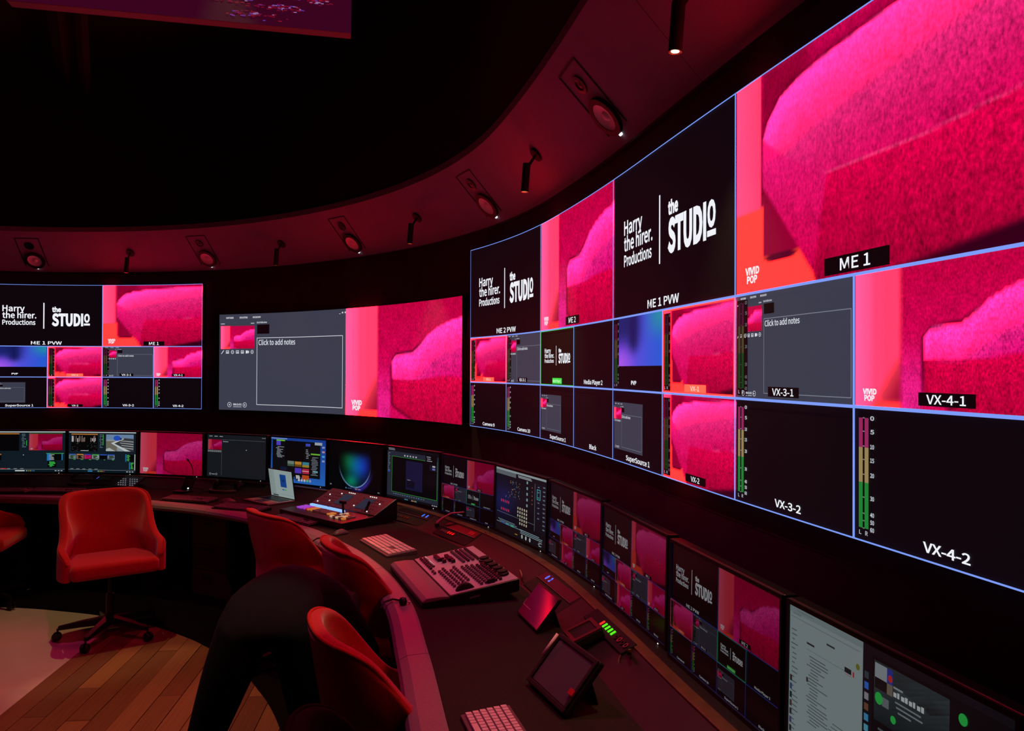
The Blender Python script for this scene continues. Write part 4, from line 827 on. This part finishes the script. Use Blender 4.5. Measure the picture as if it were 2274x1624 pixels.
obj('thumb_wheel', MB().lathe([(.045, -.012), (.05, -.008), (.05, .008), (.045, .012)], 26, CM @ Matrix.Translation((X(.945), .085, -.018)) @ Matrix.Rotation(R(90), 4, 'Y')), M_BLK2, t)
obj('fader', MB().box((X(.955), .215, .012), (.010, .035, .02), CM), M_BLK2, t)
v, f = GL_GMA; m = MB(); kx = .030; m.add([(cw/2+.0006, .225+p[0]*kx, .028+p[1]*kx+.1*.0+p[0]*kx*.12) for p in v], f); obj('side_lettering', m, M_PRT, t)
# rack panels with figures let into the riser
def riser_M(m, o=.20):
    k = (.24-o)/.155; p = Vector(DESK(m, o, ZD+.078*k)); x = Vector((math.cos(yaw(m)), -math.sin(yaw(m)), 0)); u = Vector(DESK(m, .085, ZD+.078)) - Vector(DESK(m, .24, ZD)); return frame(p, x, u)
def digit(ch, x, y, hgt, parent):
    v, f = DIG[ch]; k = hgt/CAP; obj('digit', MB().add([(x+p[0]*k, y+p[1]*k, .0085) for p in v], f), M_LBLUE, parent)
def rack(m, label, digits=(), sticker=False, wd=.46, knobs=True):
    t = thing('rack_panel', label, 'control panel', riser_M(m, .160), 'panels let into the desk riser')
    obj('face', MB().box((0, .0, .003), (wd, .15, .008)), M_BLK2, t, bevel=.002); obj('window', MB().box((.0, .034, .0072), (wd-.03, .05, .002)), M_BLK, t); obj('rail', MB().box((0, .004, .009), (wd-.02, .004, .006)), M_GREY, t)
    if knobs:
        for i in range(6): obj('socket', ring(MB(), .005, .011, .006, .012, 12), M_BRASS if i > 2 else M_GREY, t).location = (-wd*.36+.032*i, -.03, 0)
    for ch, x in digits: digit(ch, x, .022, .026, t)
    if sticker: obj('sticker', MB().box((wd*.30, .034, .0085), (.07, .03, .001)), M_STK, t)
    return t
rack(7.35, 'rack panel with two blue figures below the green framed editor monitor', (('0', .10), ('8', .15))); rack(8.25, 'rack panel with red sticker below the small multiview monitor', (), True)
rack(10.22, 'rack panel with two blue figures behind the pink tablet', (('0', -.17), ('2', -.12)), False, .50, False); rack(2.0, 'rack panel with one blue figure below the second monitor', (('7', .04),), False, .40, False)
t = thing('power_strip', 'strip with one red and four green lights along the desk riser', 'power strip', riser_M(11.10, .115)); obj('body', MB().box((0, 0, .006), (.44, .07, .014)), M_BLK2, t, bevel=.003)
for i in range(5): obj('light', MB().box((-.07+.031*i, .002, .015), (.010, .024, .004)), M_LRED if i == 0 else M_LGRN, t)
for i in range(4): obj('socket', ring(MB(), .006, .013, .012, .018, 14), M_MET if i % 2 else M_BLK, t).location = (.10+.032*i, .0, 0)
p = Vector(riser_M(11.42, .115).translation); t = thing('gold_plug', 'gold plug with black cable beside the green lights', 'plug', riser_M(11.42, .12)); obj('shell', MB().tube([(0, 0, .01), (.03, .0, .03)], .010, 10), M_BLK, t); obj('tip', MB().tube([(.03, 0, .03), (.075, .0, .05)], .007, 10), M_BRASS, t)
# pink gooseneck lamp on the riser
g0 = Vector(DESK(7.86, .165, ZD+.036)); t = thing('gooseneck_light', 'thin pink lit gooseneck rising from the desk riser', 'lamp', Matrix.Translation(g0)); e = Vector(DESK(8.06, .03, 0)) - Vector(DESK(7.86, .165, 0))
pts = [(0, 0, .0), (.004, .0, .03), tuple(e*.2 + Vector((0, 0, .06))), tuple(e*.5 + Vector((0, 0, .095))), tuple(e*.95 + Vector((0, 0, .108)))]
obj('stem', MB().tube(pts, [.011, .010, .007, .0055, .004], 8), M_PINKW, t, smooth=True); obj('collar', MB().lathe([(.015, 0), (.015, .02), (.011, .022)], 12), M_BLK, t)
# tablets
def tablet(bl, br, tl, label, glass, case, th=.012, border=.008, pencil=False):
    x = br-bl; u = tl-bl; M = frame(bl, x, u); wd = x.length; hg = (M.to_3x3().transposed() @ u).y; t = thing('tablet', label, 'tablet', M)
    obj('body', MB().box((wd/2, hg/2, -th/2), (wd, hg, th)), case, t, bevel=min(.008, th*.4), seg=3); sc_ = obj('screen', MB().box((wd/2, hg/2, .0006), (wd-2*border, hg-2*border, .0014)), glass, t)
    zb = M.to_3x3().transposed() @ Vector((0, 0, -1)); n = M.to_3x3() @ Vector((0, 0, 1)); top = M @ Vector((wd/2, hg*.75, -th)); foot = Vector((top.x, top.y, ZD+.003)) - Vector((n.x, n.y, 0))*.05
    inv = M.inverted(); a1, a2 = inv @ top, inv @ foot; obj('stand', MB().add([(wd*.2, a1.y, a1.z), (wd*.8, a1.y, a1.z), (wd*.8, a2.y, a2.z), (wd*.2, a2.y, a2.z)] + [(wd*.2, a1.y, a1.z-.006), (wd*.8, a1.y, a1.z-.006), (wd*.8, a2.y-.006, a2.z), (wd*.2, a2.y-.006, a2.z)], [(0, 1, 2, 3), (4, 7, 6, 5), (0, 4, 5, 1), (1, 5, 6, 2), (2, 6, 7, 3), (3, 7, 4, 0)]), case, t)
    return t, M, wd, hg
bl, br = at(1147, 1360, ZD+.012), at(1191, 1404, ZD+.012); ex = (br-bl).normalized(); eu = Vector((-ex.y, ex.x, 0)); tl = bl + (eu*math.cos(R(50))+Vector((0, 0, 1))*math.sin(R(50)))*.165
t, M, wd, hg = tablet(bl, br, tl, 'glossy tablet on a stand reflecting bright pink', M_TABG, M_BLK); obj('frame_line', MB().box((wd*.20, hg*.30, .0015), (.10, .0015, .0008)).box((wd*.20-.05, hg*.38, .0015), (.0015, .03, .0008)), M_PEN, t)
bl, br = at(1169.5, 1512.5, ZD+.014), at(1251, 1590, ZD+.014); tl = at(1239, 1400, ZD+.165)
t, M, wd, hg = tablet(bl, br, tl, 'dark tablet in a thick rubber case, lower centre of the desk', M_TAB, M_CASE, .024, .022); m = MB()
for q in (0, 1): m.box((wd/2, .011 + q*(hg-.022), .004), (wd-.004, .016, .008)); m.box((.011+q*(wd-.022), hg/2, .004), (.016, hg-.03, .008))
obj('case_lip', m, M_CASE, t, bevel=.003); obj('strap_clip', MB().box((wd-.02, hg*.35, .010), (.03, .02, .006)), M_STK, t)
o = obj('stylus', MB().tube([(0, 0, 0), (0, .085, 0)], [.0055, .0055], 10), M_PEN, None, smooth=True); o.matrix_world = M @ Matrix.Translation((.010, hg*.52, .0145)); tag(o, 'white stylus clipped along the rubber cased tablet', 'stylus')
# small square unit
p = at(1303, 1412, ZD+.045); p.z -= .02; a = yaw(11.3); t = thing('talkback_box', 'small dark red rimmed square unit beside the rubber cased tablet', 'control box', TR(p, -a)); Mx = Matrix.Rotation(R(22), 4, 'X')
obj('body', MB().box((0, 0, .03), (.13, .13, .03), Mx), M_CASE, t, bevel=.004); m = MB()
for q in (-1, 1): m.box((q*.056, 0, .047), (.016, .128, .006), Mx); m.box((0, q*.056, .047), (.096, .016, .006), Mx)
obj('rim', m, mat('dark_red_rim', (90, 20, 30), .5), t); obj('foot', MB().box((0, 0, -.005), (.11, .09, .04)), M_CASE, t)
# cables
def cable(pts, label, r=.0035, material=M_RUB):
    P = [Vector(p) for p in pts]; C = []
    for i in range(len(P)-1):
        p0, p1, p2, p3 = P[max(i-1, 0)], P[i], P[i+1], P[min(i+2, len(P)-1)]
        for u in np.linspace(0, 1, 6, endpoint=False): C.append(.5*((2*p1)+(p2-p0)*u+(2*p0-5*p1+4*p2-p3)*u*u+(3*p1-p0-3*p2+p3)*u**3))
    C.append(P[-1]); o = obj('cable', MB().tube(C, r, 6), material, None, smooth=True); return tag(o, label, 'cable', 'loose cables on the desk')
zc = ZD+.006
cable([at(1118, 1225, zc), at(1140, 1238, ZD+.02), at(1128, 1250, zc), at(1150, 1256, zc), at(1165, 1240, ZD+.03), at(1145, 1228, zc)], 'black cable coil behind the lighting console')
cable([at(1063, 1222, zc), at(1090, 1218, ZD+.02), at(1100, 1200, ZD+.05), Vector(DESK(8.6, .09, ZD+.09))], 'pale cable looping over the riser behind the console', .004, M_GREY)
cable([at(1152, 1262, zc), at(1158, 1275, ZD+.05), at(1160, 1290, ZD+.02), at(1168, 1293, zc)], 'pale cable hooking down right of the console', .004, mat('beige_cable', (170, 140, 90), .5))
cable([at(1230, 1312, zc), at(1245, 1305, ZD+.03), at(1270, 1318, zc), at(1285, 1330, ZD+.02), at(1262, 1322, zc), at(1240, 1330, zc)], 'tangled cable behind the pink tablet', .003)
cable([at(1390, 1445, ZD+.04), at(1376, 1460, ZD+.05), at(1374, 1490, ZD+.02), at(1388, 1530, zc), at(1412, 1545, zc)], 'brown cable dropping from the riser right of the rubber cased tablet', .0035, mat('brown_cable', (90, 60, 36), .5))
cable([at(690, 1206, zc), at(705, 1196, ZD+.02), at(722, 1196, zc), at(735, 1200, zc)], 'black cable loop on the desk between two red chairs', .005)
cable([at(420, 1090, zc), at(436, 1084, ZD+.03), at(452, 1090, zc), at(440, 1096, zc)], 'thin cable beside the desk phone', .003)
t = thing('earphones', 'black earphones with cord lying on the padded desk edge', 'earphones', Matrix.Translation(at(880, 1333, ZD+.006))); B0 = at(880, 1333, ZD+.006)
obj('cord', MB().tube([at(845, 1352, ZD+.004)-B0, at(852, 1338, ZD+.01)-B0, at(872, 1331, ZD+.012)-B0, at(890, 1334, ZD+.01)-B0], .005, 6), M_RUB, t, smooth=True); obj('pod', MB().lathe([(.0005, -.02), (.016, -.014), (.02, 0), (.014, .016), (.0005, .02)], 14, Matrix.Translation(at(895, 1336, ZD+.02)-B0)), M_BLK, t, smooth=True); obj('tip', MB().lathe([(.0005, -.008), (.009, 0), (.0005, .008)], 10, Matrix.Translation(at(909, 1338, ZD+.016)-B0)), M_KEYL, t, smooth=True)

# ------------------------------------------------------------------ person bending forward between the chairs
def skin(name, V, Ed, rad, root, material, parent=None, sub=2):
    me = bpy.data.meshes.new(name); me.from_pydata(V, Ed, []); o = bpy.data.objects.new(name, me); COL.objects.link(o)
    m = o.modifiers.new('skin', 'SKIN'); m.use_smooth_shade = True
    for i, r_ in enumerate(rad): me.skin_vertices[0].data[i].radius = r_ if hasattr(r_, '__len__') else (r_, r_)
    me.skin_vertices[0].data[root].use_root = True
    s_ = o.modifiers.new('sub', 'SUBSURF'); s_.levels = sub; s_.render_levels = sub; me.materials.append(material)
    if parent is not None: o.parent = parent
    return o
V = [(-.93, 3.02, .94), (-.93, 3.17, .955), (-.91, 3.32, .915), (-.885, 3.45, .845), (-.86, 3.55, .79), (-.84, 3.62, .745), (-.825, 3.66, .68),       # pelvis .. head
     (-1.035, 3.00, .86), (-1.10, 2.97, .66), (-1.165, 2.95, .46), (-1.235, 2.98, .26), (-1.29, 3.00, .09), (-1.31, 2.90, .05),                     # left leg
     (-.82, 3.02, .86), (-.785, 3.0, .66), (-.755, 2.99, .46), (-.735, 3.02, .26), (-.72, 3.05, .09), (-.71, 2.95, .05),                              # right leg
     (-1.04, 3.44, .82), (-1.06, 3.55, .66), (-1.0, 3.68, .55), (-.955, 3.75, .48), (-.74, 3.49, .80), (-.68, 3.60, .64), (-.66, 3.72, .53), (-.68, 3.78, .46)]
V = [(x, y, z) for x, y, z in V]
for i in (12, 18): V[i] = (V[i][0], V[i-1][1]+.13, .05)
Ed = [(0, 1), (1, 2), (2, 3), (3, 4), (4, 5), (5, 6), (0, 7), (7, 8), (8, 9), (9, 10), (10, 11), (11, 12), (0, 13), (13, 14), (14, 15), (15, 16), (16, 17), (17, 18), (3, 19), (19, 20), (20, 21), (21, 22), (3, 23), (23, 24), (24, 25), (25, 26)]
rad = [.155, .15, .155, .15, .065, .085, .08, .115, .095, .070, .062, .048, .042, .115, .095, .070, .062, .048, .042, .07, .052, .042, .03, .07, .052, .042, .03]
body = skin('person', V, Ed, rad, 0, M_CLOTH); tag(body, 'person in dark clothes bending forward between the red chairs, legs apart', 'person')
b = bmesh.new(); bmesh.ops.create_icosphere(b, subdivisions=4, radius=1); g = random.Random(9); ph = [Vector((g.gauss(0, 1), g.gauss(0, 1), g.gauss(0, 1)))*9 for _ in range(14)]
for q in b.verts:
    n = q.co.normalized(); d = sum(math.sin(n.dot(p_)*1.3+i) for i, p_ in enumerate(ph))/14; q.co = Vector((n.x*.125, n.y*.13, n.z*.135))*(1+.22*d+.10*g.random()) + Vector((-.835, 3.635, .745))
me = bpy.data.meshes.new('hair'); b.to_mesh(me); b.free(); obj('hair', me, M_HAIR, body, smooth=True)
def hand(wr, d, side):
    d = Vector(d).normalized(); s_ = Vector((side, .25, 0)).normalized(); s_ = (s_ - d*s_.dot(d)).normalized(); n = d.cross(s_); w_ = Vector(wr); HV = [tuple(w_), tuple(w_+d*.045)]; HE = [(0, 1)]; HR = [.026, .03]
    for k, ln in enumerate((.07, .08, .076, .06)):
        q = w_+d*.085+s_*(.027-.018*k); HV += [tuple(q), tuple(q+d*ln*.5+n*.004), tuple(q+d*ln*.9+n*.022)]; i = len(HV)-3; HE += [(1, i), (i, i+1), (i+1, i+2)]; HR += [.010, .0085, .007]
    q = w_+d*.03+s_*.035; HV += [tuple(q), tuple(q+d*.03+s_*.018), tuple(q+d*.06+s_*.022)]; i = len(HV)-3; HE += [(1, i), (i, i+1), (i+1, i+2)]; HR += [.012, .010, .008]
    return skin('hand', HV, HE, HR, 0, M_SKIN, body, 1)
hand((-.95, 3.76, .47), (.15, .5, -.8), 1); hand((-.68, 3.79, .45), (-.1, .45, -.85), -1)
for i in (11, 17): obj('shoe', MB().box((V[i][0], V[i][1]+.07, .05), (.10, .28, .085)), M_SHOE, body, bevel=.03, seg=3)

# ------------------------------------------------------------------ ceiling downlights over the floor (fixtures above the frame)
for i, (x, y, tx, ty, en, deg, lb) in enumerate([(-3.2, 5.95, -3.25, 5.55, 165, 30, 'black ceiling downlight over the empty red chair'), (-1.7, 4.55, -1.65, 4.45, 220, 30, 'black ceiling downlight over the boards beside the chairs'), (-1.1, 2.85, -.95, 2.75, 300, 12, 'black ceiling downlight over the nearest red chair'), (-1.5, 3.3, -1.35, 3.5, 190, 78, 'black ceiling downlight giving magenta light')]):
    t = thing('downlight', lb, 'lamp', Matrix.Translation((x, y, 5.2)), 'ceiling downlights'); obj('can', MB().lathe([(.05, 0), (.05, -.16), (.045, -.16), (.04, -.12), (.0005, -.12)], 20, cap=False), M_BLK2, t); obj('lens', MB().lathe([(.038, -.121), (.0005, -.121)], 18), M_LWARM if i < 3 else M_LMAG, t)
    L = spot_light('downlight_beam', (0, 0, 0), (tx-x, ty-y, -5.2), en, deg, WARM if i < 3 else (1, .035, .30), .03, .45); L.parent = t; L.location = (0, 0, -.14)
